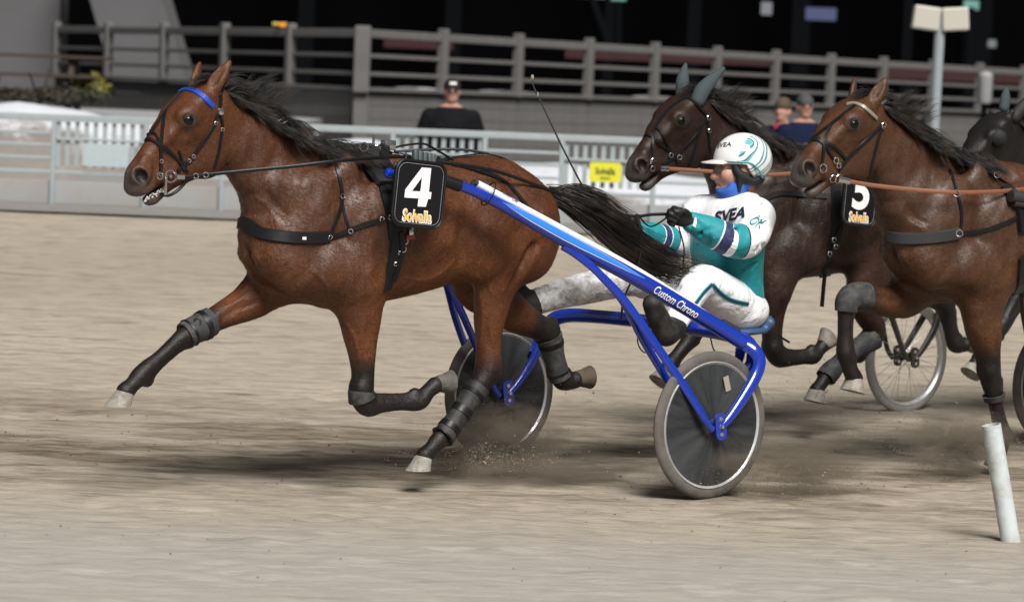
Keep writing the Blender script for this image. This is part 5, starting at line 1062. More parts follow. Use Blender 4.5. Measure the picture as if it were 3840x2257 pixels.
part('neck_strap', LEATHER, lambda m: strap(SCc, c4([(1700, 860), (1740, 980), (1770, 1090), (1800, 1220), (1800, 1330), (1785, 1420)]), .018, m, 5, .005), hcn)
part('mane_strap', LEATHER, lambda m: m.tube(crom([FC.at(*c4([(1700, 730)])[0], .05), FC.at(*c4([(1860, 800)])[0], .08), FC.at(*c4([(2000, 870)])[0], .1), FC.at(*c4([(2120, 920)])[0], .12), FC.at(*c4([(2250, 1000)])[0], .15)], 4), .014, 8, flat=.5), hcn)
part('girth', LEATHER, lambda m: (strap(SCc, c4([(2200, 1020), (2270, 1100), (2330, 1200), (2360, 1400)]), .07, m, 5, .02), strap(SCc, [(3835, 960), (3825, 1060), (3790, 1140), (3760, 1200)], .07, m, 5, .012)), hcn)
part('shaft_clamp', DSTEEL, lambda m: (m.tube([FC.at(3790, 735, .3), FC.at(3850, 745, .32)], .03, 10), m.tube([FC.at(3800, 760, .3), FC.at(3850, 765, .32)], .022, 10)), hcn)
part('ring', STEEL, lambda m: [ring(m, np.array(FC.at(x, y, s)), (.7, .6, 0), .016, .003, 14, 5) for x, y, s in ((3598, 875, .3), (3588, 725, .27), (3740, 655, .15), (3690, 640, .12), (3602, 605, .08))], hcn)
def five(M, root):
    o, X, Y, Z = M; lettering('numeral', '5', (o+Y*.05+Z*.0095, X, Y, Z), WHITE, root, width=.125, height=.20, bold=.03)
_r = math.radians(4); number_plate(FB, (np.array(FB.at(3222, 752, .42)), np.array([-math.cos(_r), 0, -math.sin(_r)]), np.array([-math.sin(_r), 0, math.cos(_r)]), np.array([0, 1.0, 0])), .25, .27, five, 'black number plate partly hidden behind the brown horse\'s head', 'number plates')
for F, pts, lb in ((FB, [(2478, 632, .085), (2560, 637, .1), (2700, 646, .16), (2890, 656, .24), (3100, 640, .28), (3300, 640, .25), (3600, 660, .2), (3850, 690, .15)], 'tan reins of the dark brown horse passing behind the driver\'s helmet'), (FC, [(3145, 672, .09), (3260, 694, .12), (3450, 714, .2), (3600, 722, .27), (3750, 718, .27), (3860, 708, .25)], 'broad tan rein along the neck of the brown horse at right')):
    r_ = F.empty('reins'); tag(r_, lb, 'reins', 'reins'); P = crom([F.at(*p) for p in pts], 5); m = MB(); m.tube(P, .0105, 8, flat=.3, ref=(0, 1, 0)); m.build('rein', BROWNREIN, r_, True)
    m = MB(); m.tube(P[:3], .0145, 8, flat=.4, ref=(0, 1, 0)); m.build('rein_end', STEEL, r_, True)
GREYP = paint('silver_paint', (.35, .36, .37)); BRN = simple('brown_shaft', (.05, .035, .028), .4)
FBs = Frame(FB.c-FB.fw*.15, HEAD)
sulky(FBs, simple('dark_frame_paint', (.03, .027, .025), .4), None, 'sulky with bright spoked wheels behind the dark brown horse', spoked=True, far_only=True)
s3 = sulky(FC, BRN, None, 'dark sulky wheel just entering at the right edge', far_only=True)
# ------------------------------------------------------------------ track, apron, terrace, night backdrop
def sand_mat():
    t = NT('track_sand'); v = t.coord('Object'); st = t.coord('Object', scale=(.42, 1.0, 1.0)); st2 = t.coord('Object', scale=(.42, 1.0, 1.0))
    big = t.noise(t.coord('Object', scale=(.25, .6, 1)), .55, 4, .5); streak = t.noise(st, 10.0, 8, .68, .2); fine = t.noise(st2, 42, 5, .7); clod = t.noise(t.coord('Object', scale=(.4, 1.2, 1)), 5.5, 6, .65)
    c = t.mix(t.ramp(big, [(.3, 0), (.7, 1)]), (.335, .29, .232), (.41, .36, .292))
    c = t.mix(t.ramp(streak, [(.36, .65), (.56, 0)]), c, (.21, .18, .14))
    ch = t.math('MULTIPLY', t.attr('churn'), t.ramp(t.noise(t.coord('Object', scale=(.22, .8, 1)), 2.6, 8, .68, .3), [(.42, 0), (.54, 1)])); c = t.mix(t.math('MULTIPLY', ch, .85), c, t.mix(t.ramp(streak, [(.35, 0), (.65, 1)]), (.07, .052, .037), (.25, .20, .148)))
    c = t.mix(t.ramp(clod, [(.30, .85), (.43, 0)]), c, (.15, .125, .10)); c = t.mix(t.ramp(fine, [(.55, 0), (.85, .4)]), c, (.52, .47, .40))
    pale = t.attr('pale'); c = t.mix(t.math('MULTIPLY', pale, .6), c, (.35, .338, .32))
    t.set(Base_Color=c, Roughness=.95, Specular_IOR_Level=.15, Normal=t.bump(fine, .5, .010, t.bump(streak, .7, .025, t.bump(clod, .4, .03)))); return t.m
def grid(name, xs, ys, zf, mat, attr=None):
    X, Y = np.meshgrid(xs, ys, indexing='ij'); Z = zf(X, Y); v = np.stack([X, Y, Z], -1).reshape(-1, 3); n, m = X.shape
    i = (np.arange(n-1)[:, None]*m+np.arange(m-1)[None, :]).ravel(); F = np.stack([i, i+m, i+m+1, i+1], 1); return fast_mesh(name, v, F, mat, None, {k: f(v) for k, f in (attr or {}).items()})
def vnoise(X, Y, sx, sy, seed):
    r = np.random.default_rng(seed); T = r.uniform(-1, 1, (256, 256)); x, y = X*sx, Y*sy; i, j = np.floor(x).astype(int), np.floor(y).astype(int); a, b = x-i, y-j; a, b = a*a*(3-2*a), b*b*(3-2*b)
    g = lambda p, q: T[p % 256, q % 256]; return (g(i, j)*(1-a)+g(i+1, j)*a)*(1-b)+(g(i, j+1)*(1-a)+g(i+1, j+1)*a)*b
RAIL_Y = 32.0
_hr = np.random.default_rng(21); DENTS = [(_hr.uniform(-3.4, 4.2), _hr.uniform(11.6, 19.5), _hr.uniform(.05, .10), _hr.uniform(.004, .010)) for _ in range(300)]
def dents(X, Y):
    z = np.zeros(X.shape); x0, y0 = X[:, 0], Y[0]
    for cx, cy, r, d in DENTS:
        i0, i1 = np.searchsorted(x0, (cx-3.2*r, cx+3.2*r)); j0, j1 = np.searchsorted(y0, (cy-3.2*r, cy+3.2*r)); q = ((X[i0:i1, j0:j1]-cx)/(1.5*r))**2+((Y[i0:i1, j0:j1]-cy)/r)**2; z[i0:i1, j0:j1] += d*(-np.exp(-q*1.6)+.55*np.exp(-(np.sqrt(q)-1.35)**2*5))
    return z
def track_z(X, Y):
    z = .47*sstep(Y, 17.5, RAIL_Y-1.2)
    return z+(.004*vnoise(X, Y, 1.0, 1.7, 1)+.003*vnoise(X, Y, 5, 8, 2)+.0025*vnoise(X, Y, 14, 20, 3))*np.where(Y < 22, 1, .6)+dents(X, Y)
xs = np.concatenate([np.linspace(-60, -5, 30), np.linspace(-4.8, 5.2, 420), np.linspace(5.6, 60, 30)]); ys = np.concatenate([np.linspace(-8, 9.5, 20), np.linspace(10, 19, 520), np.linspace(19.1, RAIL_Y-.25, 120)])
tag(grid('track', xs, ys, track_z, sand_mat(), dict(pale=lambda v: 1-sstep(v[:, 1], 12.2, 14.0), churn=lambda v: sstep(v[:, 1], 13.6, 14.8)*(1-sstep(v[:, 1], 16.5, 19)))), kind='structure')
tag(grid('gutter', np.linspace(-60, 60, 60), np.linspace(RAIL_Y-1.9, RAIL_Y-.3, 6), lambda X, Y: .487+.004*vnoise(X, Y, 2, 3, 4)+.006*(Y-30), simple('grey_gravel', (.20, .19, .18), .95, var=.3, scale=9, bump=.4)), kind='structure')
asph = simple('grey_apron', (.16, .155, .15), .9, var=.25, scale=3, bump=.3, dirt=(.3, .3, .31), dscale=1.2, damt=.6)
tag(grid('apron', np.linspace(-60, 60, 40), np.linspace(RAIL_Y-.25, 40, 10), lambda X, Y: .12+0*X, asph), kind='structure')
tag(grid('ground', np.linspace(-200, 200, 20), np.linspace(40, 400, 20), lambda X, Y: .05+0*X, simple('dark_ground', (.03, .029, .028), .95, spec=0)), kind='structure')
# snow bank behind the barrier
snow = simple('dirty_snow', (.26, .27, .29), .8, var=.12, scale=2.5, bump=.3, dirt=(.3, .28, .25), dscale=1.6, damt=.7)
_t = NT('snowy_bank'); _g = _t.n('NewGeometry'); _sx = _t.n('SeparateXYZ'); _t.l(_g.outputs['Normal'], _sx.inputs[0]); _nn = _t.noise(_t.coord(), 2.2, 6, .7); _t.set(Base_Color=_t.mix(_t.ramp(_t.math('ADD', _sx.outputs[2], _t.math('MULTIPLY', _t.math('SUBTRACT', _nn, .5), .5)), [(.80, 0.0), (.90, 1.0)]), _t.mix(_nn, (.12, .11, .10), (.24, .22, .20)), (.50, .52, .56)), Roughness=.9, Normal=_t.bump(_nn, .5, .05)); BANKM = _t.m
def bank_z(X, Y):
    t = (Y-36.0)/3.4; h = .92+.22*vnoise(X, Y, .5, .2, 9)+.10*vnoise(X, Y, 1.7, .8, 10)+.14*sstep(-X, 3.0, 4.4); return .10+np.maximum(0, np.sin(np.pi*np.clip(t, 0, 1)))**.7*h
tag(grid('snow_bank', np.linspace(-14, 16, 160), np.linspace(36, 39.4, 24), bank_z, BANKM), 'low bank of old snow lying behind the steel crowd barrier', 'snow', kind='structure')

# crowd barrier
GALV = simple('galvanised_steel', (.31, .355, .372), .55, .1, var=.12, scale=8, dirt=(.3, .29, .27), dscale=3, damt=.35); BOARD = simple('pale_board', (.30, .308, .31), .8, var=.15, scale=4, dirt=(.26, .23, .19), dscale=2.0, damt=.6)
def bx(x, y): return on_depth(x, y, RAIL_Y)
bar = empty('crowd_barrier', (0, RAIL_Y, .47)); tag(bar, 'pale galvanised steel crowd barrier along the outer edge of the track', 'barrier')
zt = bx(1350, 487)[2]; zb = .47; base = np.array([0, RAIL_Y, .47])
_unit = {}
def piece(name, mat, c, h, parent, bev=.0, org=base):
    key = (name, mat.name, tuple(np.round(h, 4)), bev)
    if key not in _unit: m = MB(); m.box((0, 0, 0), h, bev=bev); o = m.build(name, mat); _unit[key] = o.data
    else: o = bpy.data.objects.new(name, _unit[key]); COL.objects.link(o)
    o.parent = parent; o.location = np.array(c)-org; return o
X0, PER, SLW = bx(200, 600)[0], 635/12000*RAIL_Y, 345/12000*RAIL_Y
piece('top_rail', GALV, (0, RAIL_Y, zt), (14, .03, .034), bar, .008); piece('bottom_rail', GALV, (0, RAIL_Y, .80), (14, .02, .02), bar, .006)
for k in range(-6, 10):
    x = X0+k*PER
    for px in (x, x+SLW): piece('post', GALV, (px, RAIL_Y, (zt+.40)/2), (.025, .028, (zt-.40)/2-.03), bar, .006)
    for j in range(10): piece('slat', GALV, (x+SLW*(j+.5)/10, RAIL_Y+.012, (zt+.82)/2), (.022, .008, (zt-.82)/2-.04), bar, .003)
    piece('cross_rail', GALV, (x+SLW/2, RAIL_Y-.012, zt-.21), (SLW/2-.03, .012, .014), bar, .004)
    for z in (.94, 1.07, 1.19): piece('bar', GALV, (x+SLW+(PER-SLW)/2, RAIL_Y, z), ((PER-SLW)/2-.028, .016, .016), bar, .005)
    piece('kick_board', BOARD, (x+PER/2, RAIL_Y+.03, .60), (PER/2-.012, .012, .115), bar, .006); piece('kick_board', BOARD, (x+PER/2, RAIL_Y+.03, .41), (PER/2-.012, .012, .06), bar, .006)
def flat_sign(name, label, x0, y0, x1, y1, Y, mat, cat='sign'):
    a, b = on_depth(x0, y0, Y), on_depth(x1, y1, Y); c = (a+b)/2; m = MB(); m.prism(rrect(abs(b[0]-a[0])/2, abs(b[2]-a[2])/2, .025, 4), 0, .012, ((0, 0, 0), (1, 0, 0), (0, 0, 1), (0, -1, 0))); o = m.build(name, mat); o.location = c; tag(o, label, cat); return o, abs(b[0]-a[0]), abs(b[2]-a[2])
sg_, w_, h_ = flat_sign('sign', 'small yellow sign with dark lettering on the steel barrier', 2212, 608, 2328, 686, RAIL_Y-.05, simple('yellow_sign', (.62, .60, .03), .5))
lettering('lettering', 'Solvalla', ((0, -.013, .012), (1, 0, 0), (0, 0, 1), (0, -1, 0)), simple('dark_green_print', (.03, .05, .02), .6), sg_, width=w_*.62, height=h_*.36, bold=.03); _m = MB(); _m.box((0, -.0145, -h_*.3), (w_*.16, .001, h_*.035)); _m.build('underline', simple('dark_green_print', (.03, .05, .02), .6), sg_)
flat_sign('panel', 'blank pale blue panel on the barrier left of the leading horse', 312, 535, 482, 630, RAIL_Y-.05, simple('pale_panel', (.36, .43, .45), .6), 'panel')

# timber terrace with fence
WOOD = simple('grey_timber', (.12, .117, .115), .85, var=.22, scale=7, bump=.3, dirt=(.1, .095, .09), dscale=2.5, damt=.5)
YC = 48.0; cor = on_depth(1355, 340, YC); cor_top = on_depth(1355, 108, YC); ZW, ZF = cor[2], cor_top[2]
rgt = on_depth(3840, 268, 66.5); lft = on_depth(215, 96, 59.0); rgt[2] = lft[2] = 0
ter = empty('terrace_wall', (cor[0], cor[1], 0)); tag(ter, 'weathered grey plank wall of the raised terrace behind the barrier', 'wall')
fen = empty('terrace_fence', (cor[0], cor[1], ZW)); tag(fen, 'grey timber post and rail fence on top of the plank terrace', 'fence')
def oriented(name, mat, a, b, z, hh, ht, parent, org):
    """beam from a to b (plan), half height hh, half thickness ht"""
    a, b = np.array(a[:2]), np.array(b[:2]); L = np.linalg.norm(b-a); key = (name, round(L, 2), hh, ht)
    if key not in _unit: m = MB(); m.box((0, 0, 0), (L/2, ht, hh), bev=min(hh, ht)*.25); o = m.build(name, mat); _unit[key] = o.data
    else: o = bpy.data.objects.new(name, _unit[key]); COL.objects.link(o)
    o.parent = parent; o.location = (*((a+b)/2-np.array(org[:2])), z-org[2]); o.rotation_euler = (0, 0, math.atan2(b[1]-a[1], b[0]-a[0])); return o
def wing(end, nb, n_rail=2):
    for k in range(nb):
        a, b = cor+(end-cor)*k/nb, cor+(end-cor)*(k+1)/nb
        for j in range(8): oriented('plank', WOOD, a+(b-a)*.004, b-(b-a)*.004, ZW-.12-.205*j, .099, .02, ter, (cor[0], cor[1], 0))
        if k or True: oriented('post', WOOD, b+(a-b)/np.linalg.norm((b-a)[:2])*.07+np.array([0, -.05, 0]), b-(a-b)/np.linalg.norm((b-a)[:2])*.07+np.array([0, -.05, 0]), (ZW+ZF)/2+.02, (ZF-ZW)/2+.05, .07, fen, (cor[0], cor[1], ZW))
        oriented('top_rail', WOOD, a, b, ZF-.07, .062, .05, fen, (cor[0], cor[1], ZW))
        for j in range(n_rail): oriented('rail', WOOD, a, b, ZF-.40-.27*j, .030, .025, fen, (cor[0], cor[1], ZW))
        oriented('deck_edge', WOOD, a, b, ZW+.02, .03, .10, ter, (cor[0], cor[1], 0))
wing(rgt, 11); wing(lft, 5)
oriented('corner_post', WOOD, cor+np.array([-.12, -.1, 0]), cor+np.array([.12, -.1, 0]), (ZW+ZF)/2, (ZF-ZW)/2+.04, .11, fen, (cor[0], cor[1], ZW)); oriented('corner_board', WOOD, cor+np.array([-.11, -.06, 0]), cor+np.array([.11, -.06, 0]), ZW/2, ZW/2-.02, .05, ter, (cor[0], cor[1], 0))
for x, w in ((1560, 90), (1900, 120), (2450, 100)):
    t = (x-1355)/(3840-1355); p = cor+(rgt-cor)*t*.75/(1-t*.25); p = on_depth(x, 360, cor[1]+(rgt[1]-cor[1])*t); m = MB(); v_ = Vox((-1, -.35, -.1), (1, .35, .3), .04); v_.ell((0, 0, 0), (w/250, .16, .09), .02); a_, f_ = v_.mesh(); a_[:, 2] *= .35; o = fast_mesh('snow_patch', a_, f_, snow); o.location = (p[0], p[1]-.1, ZW+.05); tag(o, {1560: 'thin snow patch on the terrace edge behind the man in black', 1900: 'long snow patch on the terrace edge right of the whip tip', 2450: 'snow patch on the terrace edge before the dark horse\'s forehead'}[x], 'snow')
# black night behind: backdrop added to hide the lit sky, columns, red board
DARK = simple('night_black_wall', (.0022, .0022, .0027), .95, var=.3, scale=.6, spec=0); DARK2 = simple('night_black_column', (.005, .0055, .0065), .9, spec=0)  # near-black colours put the night darkness into these surfaces
dark_backdrop = empty('dark_backdrop', (0, 96, 0)); tag(dark_backdrop, 'huge near-black backdrop added to hide the lit sky', 'building')
piece('wall', DARK, (0, 96, 17), (95, 1, 17), dark_backdrop, 0, np.array([0, 96, 0])); piece('roof', DARK, (0, 88, 33.5), (95, 14, .5), dark_backdrop, 0, np.array([0, 96, 0]))
for x, w in ((2285, 40), (3000, 70), (3660, 110), (1700, 60), (2600, 50), (3400, 40), (1150, 60)): c = on_depth(x, 100, 92); piece('column', DARK2, (c[0], 92, 15), (w/12000*92/2, .3, 15), dark_backdrop, 0, np.array([0, 96, 0]))
REDM = simple('dark_red_board', (.03, .004, .006), .8, var=.4, scale=1)
for x0, x1, y0, y1, lb in ((2120, 2900, 195, 232, 'dark red hoarding seen between the fence rails behind the dark horse'), (3290, 3840, 258, 310, 'dark red hoarding seen between the fence rails near the lamp post'), (1440, 1700, 150, 175, 'dim red hoarding behind the fence above the man in black')):
    a, b = on_depth(x0, y0, 80), on_depth(x1, y1, 80); m = MB(); m.box((0, 0, 0), (abs(b[0]-a[0])/2, .05, .14)); o = m.build('hoarding', REDM); o.location = ((a[0]+b[0])/2, 80, (a[2]+b[2])/2); tag(o, lb, 'hoarding')
for x0, y0, x1, y1, col, lb, cat in ((2855, 8, 2894, 58, (.16, .17, .19), 'small pale box high on the dark backdrop', 'box'), (3022, 28, 3135, 80, (.05, .06, .14), 'faint bluish sign board in the dark above the fence', 'sign'), (3705, 150, 3735, 180, (.14, .16, .17), 'small pale disc glinting in the dark at far right', 'disc')):
    o, _, _ = flat_sign('board', lb, x0, y0, x1, y1, 85, simple('faint_'+cat+str(x0), col, .6), cat)
# tilted lamp posts at the upper edge
def lamp(name, label, x, ytop, ybot, Y, r, head, mat, cat='lamp post', lean=0):
    a, b = on_depth(x, ytop, Y), on_depth(x+lean, ybot, Y); root = empty(name, (b[0], Y, b[2])); tag(root, label, cat); o = np.array([b[0], Y, b[2]]); m = MB(); m.tube([b-o, a-o], r, 14); m.build('pole', mat, root, True); head(root, a-o); return root
POLE = simple('grey_pole', (.30, .34, .36), .5, .2, var=.1); CREAM = simple('cream_housing', (.46, .44, .38), .5, var=.08)
def head1(root, a):
    for sx, rz in ((-.16, .25), (.16, -.2)):
        m = MB(); m.box(a+np.array([sx, 0, .02]), (.15, .10, .13), X=(math.cos(rz*.4), 0, -math.sin(rz*.4)), Z=(math.sin(rz*.4), 0, math.cos(rz*.4)), bev=.02); m.build('lamp_head', CREAM, root)
    m = MB(); m.box(a+np.array([0, 0, .0]), (.05, .05, .08), bev=.01); m.build('bracket', POLE, root)
lamp('lamp_post', 'grey lamp post with twin cream box heads at upper right', 3526, 78, 780, 36, .058, head1, POLE, lean=-40)
def head2(root, a): m = MB(); m.box(a+np.array([-.12, 0, .05]), (.5, .1, .08), bev=.02); m.build('lamp_head', simple('pale_fitting', (.4, .4, .42), .5), root)
lamp('lamp_post', 'dim leaning pole with pale head cut by the top edge', 2215, -10, 160, 84, .12, head2, DARK2, lean=60)
def head3(root, a): m = MB(); m.box(a+np.array([0, 0, .05]), (.2, .1, .12), bev=.02); m.build('lamp_head', simple('green_fitting', (.12, .3, .27), .5), root)
lamp('lamp_post', 'dim pole with greenish head cut by the top edge', 2318, -4, 200, 84, .10, head3, DARK2)
lamp('lamp_post', 'dark pole with small green fittings at upper right', 3640, 30, 400, 82, .14, head3, DARK2, lean=-20)
bn = on_depth(3690, 400, 52); root = empty('litter_bin', (bn[0], 52, bn[2]-1.2)); tag(root, 'white cylindrical bin on a post behind the fence at right', 'bin'); m = MB(); m.lathe((0, 0, 1.25), (0, 0, 1), [(.001, 0), (.1, .0), (.12, .05), (.12, .42), (.125, .44), (.1, .5), (.001, .52)], 20); m.build('drum', simple('bin_white', (.30, .30, .31), .5), root, True); m = MB(); m.tube([(0, 0, 0), (0, 0, 1.25)], .05, 10); m.build('post', DARK2, root)
p_ = on_depth(1052, 92, 50.5); root = empty('warning_lamp', (p_[0], 50.45, p_[2]-.03)); tag(root, 'tiny orange and yellow lamp on the top rail of the fence', 'lamp'); m = MB(); m.box((.05, 0, .02), (.06, .04, .035), bev=.01); m.build('lens', simple('orange_plastic', (.8, .28, .02), .4), root); m = MB(); m.box((-.07, 0, .03), (.055, .03, .025), bev=.01); m.build('bracket', simple('yellow_plastic', (.45, .36, .05), .5), root)
# stand at the left: wall and raking concrete pier
CONC = simple('grey_concrete', (.10, .10, .105), .9, var=.12, scale=1.5, bump=.2, dirt=(.1, .1, .1), dscale=.6, damt=.5)
st_ = empty('concrete_stand', (-10, 66, 0)); tag(st_, 'grey concrete stand with raking pier at the upper left corner', 'building'); o_ = np.array([-10, 66, 0])
a, b = on_depth(-700, 0, 66), on_depth(232, 300, 66); m = MB(); m.box(((a[0]+b[0])/2+10, 0, 4), ((b[0]-a[0])/2, .6, 4)); m.build('wall', CONC, st_)
q = [on_depth(x, y, 63.5) for x, y in ((262, -260), (530, -260), (705, 330), (440, 360))]; m = MB(); m.add([p-o_ for p in q]+[p-o_+np.array([0, 2.0, 0]) for p in q], [(0, 1, 2, 3), (7, 6, 5, 4), (0, 4, 5, 1), (1, 5, 6, 2), (2, 6, 7, 3), (3, 7, 4, 0)]); m.build('pier', CONC, st_)
# picnic table, planter with yellow shrub
TBL = simple('brown_timber', (.045, .03, .024), .8, var=.3, scale=12, bump=.3); tp = on_depth(150, 330, 43.5); root = empty('picnic_table', (tp[0], 43.5, tp[2]-.55)); tag(root, 'dark brown picnic table on the snow at the left edge', 'table'); 
for j in range(4): m = MB(); m.box((0, -.27+.18*j, .98), (.95, .085, .02), bev=.005); m.build('plank', TBL, root)
for s_ in (-1, 1):
    for j in range(2): m = MB(); m.box((-.25, s_*(.62+.13*j), .72), (1.1, .06, .02), bev=.005); m.build('seat_plank', TBL, root)
for x in (-.7, .45):
    for s_ in (-1, 1): m = MB(); m.tube([(x, s_*.55, 0), (x, s_*.18, .96)], .05, 6); m.build('leg', TBL, root)
    m = MB(); m.box((x, 0, .66), (.03, .75, .05)); m.build('cross_beam', TBL, root)
ter2 = MB(); c_ = on_depth(300, 420, 43); ter2.box((0, 0, 0), (4.5, 4.0, (c_[2]-.1)/2)); o = ter2.build('snow_terrace', snow); o.location = (c_[0]-1.6, 46.6, (c_[2]-.1)/2+.06); tag(o, 'flat snow covered terrace at the left edge', 'terrace', kind='structure')
def shrub(name, label, px, Y, R, mats, n=900, seed=1):
    c = on_depth(*px, Y); root = empty(name, tuple(c)); tag(root, label, 'shrub'); r = np.random.default_rng(seed); V, Fq, M = [], [], []
    for k in range(n):
        d = r.normal(size=3); d[2] = abs(d[2]); d /= np.linalg.norm(d); p = d*R*r.uniform(.6, 1.0)*(1+.15*math.sin(7*d[0])); a = r.normal(size=3); a /= np.linalg.norm(a); b = np.cross(a, d); b /= np.linalg.norm(b)+1e-6; s = r.uniform(.02, .045); i = len(V); V += [p-a*s*1.6, p-b*s*.6, p+a*s*1.6, p+b*s*.6]; Fq.append((i, i+1, i+2, i+3)); M.append(1 if d[2] > .35 and r.uniform() < .75 else 0)
    mesh_obj('foliage', V, Fq, None, root, mats=mats, fmat=M); m = MB(); [m.tube([(0, 0, -.05), tuple(r.normal(size=3)*R[0]*.3+np.array([0, 0, R[2]*.5]))], .012, 5) for _ in range(7)]; m.build('stems', TBL, root)
shrub('shrub', 'small rounded shrub with yellow tips right of the picnic table', (345, 362), 43, np.array([.31, .3, .30]), [simple('dark_leaf', (.03, .035, .015), .7), simple('yellow_leaf', (.16, .145, .012), .7)])
shrub('shrub', 'low dark hedge of bare twigs beside the picnic table', (150, 378), 42.6, np.array([.75, .3, .17]), [simple('twig_leaf', (.02, .018, .012), .8), simple('twig_leaf2', (.035, .03, .015), .8)], 1400, 4)
# plastic marker post in the foreground
b_ = on_z(3790, 2032); t_ = on_depth(3717, 1592, b_[1]-.02); m = MB(); d_ = t_-b_; n_ = 28; ax_ = d_/np.linalg.norm(d_); R_ = .041; mk = empty('marker_post', tuple(b_)); tag(mk, 'leaning white plastic tube post at the lower right', 'post')
m.lathe((0, 0, 0), ax_, [(.046, -.03), (R_, .01), (R_, np.linalg.norm(d_)), (R_-.004, np.linalg.norm(d_)), (R_-.004, np.linalg.norm(d_)-.15)], n_); m.build('tube', simple('white_plastic', (.52, .58, .59), .5, var=.12, scale=8, dirt=(.30, .27, .22), dscale=9, damt=.7), mk, True)
# spectators
def spectator(name, label, px_head, Y, zfoot, coat, trou, hat, hatcol, turn=0.0, bulk=1.0, extra=None):
    top = on_depth(*px_head, Y); Hh = top[2]-zfoot; k = Hh/1.80; root = empty(name, (top[0], Y, zfoot), turn); tag(root, label, 'person', 'people'); g = Vox((-.45, -.35, 0), (.45, .4, 1.9), .016)
    P = lambda x, y, z: (x*k, y*k, z*k)
    for s in (1, -1): g.sweep([(*P(.10*s, 0, .88), .095), (*P(.11*s, -.02, .48), .07), (*P(.11*s, .01, .10), .055)], .03); g.sweep([(*P(.11*s, .03, .05), .05), (*P(.115*s, -.12, .04), .042)], .02)
    g.sweep([(*P(0, 0, .85), .15*bulk, 1.25), (*P(0, 0, 1.1), .165*bulk, 1.3), (*P(0, 0, 1.32), .15*bulk, 1.5), (*P(0, .0, 1.44), .10, 1.7)], .05, lat=(1, 0, 0))
    for s in (1, -1): g.sweep([(*P(.20*s*bulk, 0, 1.40), .085), (*P(.27*s*bulk, .0, 1.15), .075), (*P(.25*s*bulk, -.08, .90), .06), (*P(.24*s*bulk, -.10, .80), .045)], .04)
    g.sweep([(*P(0, 0, 1.42), .065), (*P(0, -.01, 1.56), .058)], .02); g.ell(P(0, -.01, 1.66), np.array((.078, .098, .115))*k, .02); g.ell(P(0, -.105, 1.645), (.016, .022, .024), .012); g.ell(P(0, -.06, 1.585), (.045, .045, .04), .02)
    for s in (1, -1): g.ell(P(.08*s, .01, 1.655), (.014, .025, .034), .01); g.ell(P(.032*s, -.105, 1.675), (.016, .014, .010), .01, None, True)
    v, f = g.mesh(); z = v[:, 2]/k; a1 = sstep(z, .84, .86); a2 = sstep(z, 1.50, 1.515); hand = (z < .86) & (np.abs(v[:, 0])/k > .19*bulk)
    t = NT('outfit_'+name+str(round(px_head[0]))); c = t.mix(t.attr('up'), trou, coat); c = t.mix(t.attr('skin'), c, (.46, .26, .20)); t.set(Base_Color=c, Roughness=.8, Specular_IOR_Level=.12, Normal=fold_bump(t, .5, 9)); fast_mesh('body', v, f, t.m, root, dict(up=a1, skin=np.where(hand, 1, a2)))
    g = Vox((-.2, -.25, 1.5*k), (.2, .25, 1.95*k), .012); 
    if hat == 'cap': g.ell(P(0, 0, 1.725), np.array((.092, .112, .085))*k, .01); g.sweep([(*P(-.05, -.11, 1.70), .012), (*P(0, -.16, 1.70), .012), (*P(.05, -.11, 1.70), .012)], .03)
    else: g.ell(P(0, .005, 1.72), np.array((.095, .115, .105))*k, .01)
    sl, X, Y_, Z = g.box((-.3, -.3, 1.5), (.3, .3, 2)); g.V[sl] = np.maximum(g.V[sl], (1.685*k-Z)).astype(np.float32); v, f = g.mesh(); fast_mesh('hat' if hat != 'hair' else 'hair', v, f, simple('hat_'+str(round(px_head[0])), hatcol, .8, bump=.3), root)
    if extra: extra(root, P, k)
    return root
def specs(root, P, k):
    m = MB(); [m.tube([np.array(P(s*.034, -.115, 1.675))+np.array([.024*math.cos(a), 0, .017*math.sin(a)]) for a in np.linspace(0, 6.3, 13)], .004, 5) for s in (1, -1)]; m.build('glasses', simple('dark_frame', (.03, .03, .03), .3), root); m = MB(); m.box(P(0, -.108, 1.755), (.035, .012, .014)); m.build('cap_badge', WHITE, root)
def redscarf(root, P, k): m = MB(); m.lathe(P(0, -.01, 1.47), (0, 0, 1), [(.085, -.04), (.1, 0), (.08, .05)], 18); m.build('scarf', simple('red_scarf', (.5, .03, .04), .8), root, True)
spectator('person', 'man in dark jacket and black cap watching behind the barrier', (1697, 297), 33.2, .12, (.005, .005, .007), (.005, .005, .006), 'cap', (.004, .004, .005), .1, 1.15, specs)
spectator('person', 'spectator with brown hair and red scarf behind the dark horse\'s mane', (2938, 372), 34.0, .12, (.007, .010, .03), (.02, .02, .025), 'hair', (.07, .045, .028), -.5, 1.0, redscarf)
spectator('person', 'spectator in navy coat and grey cap between the two horses\' heads', (3020, 356), 33.6, .12, (.006, .010, .033), (.02, .02, .025), 'cap', (.05, .05, .055), .2, 1.1)
spectator('person', 'spectator in khaki hat half hidden behind the brown horse\'s brow', (3155, 392), 34.2, .12, (.02, .025, .06), (.02, .02, .025), 'cap', (.11, .085, .045), .3, 1.0)
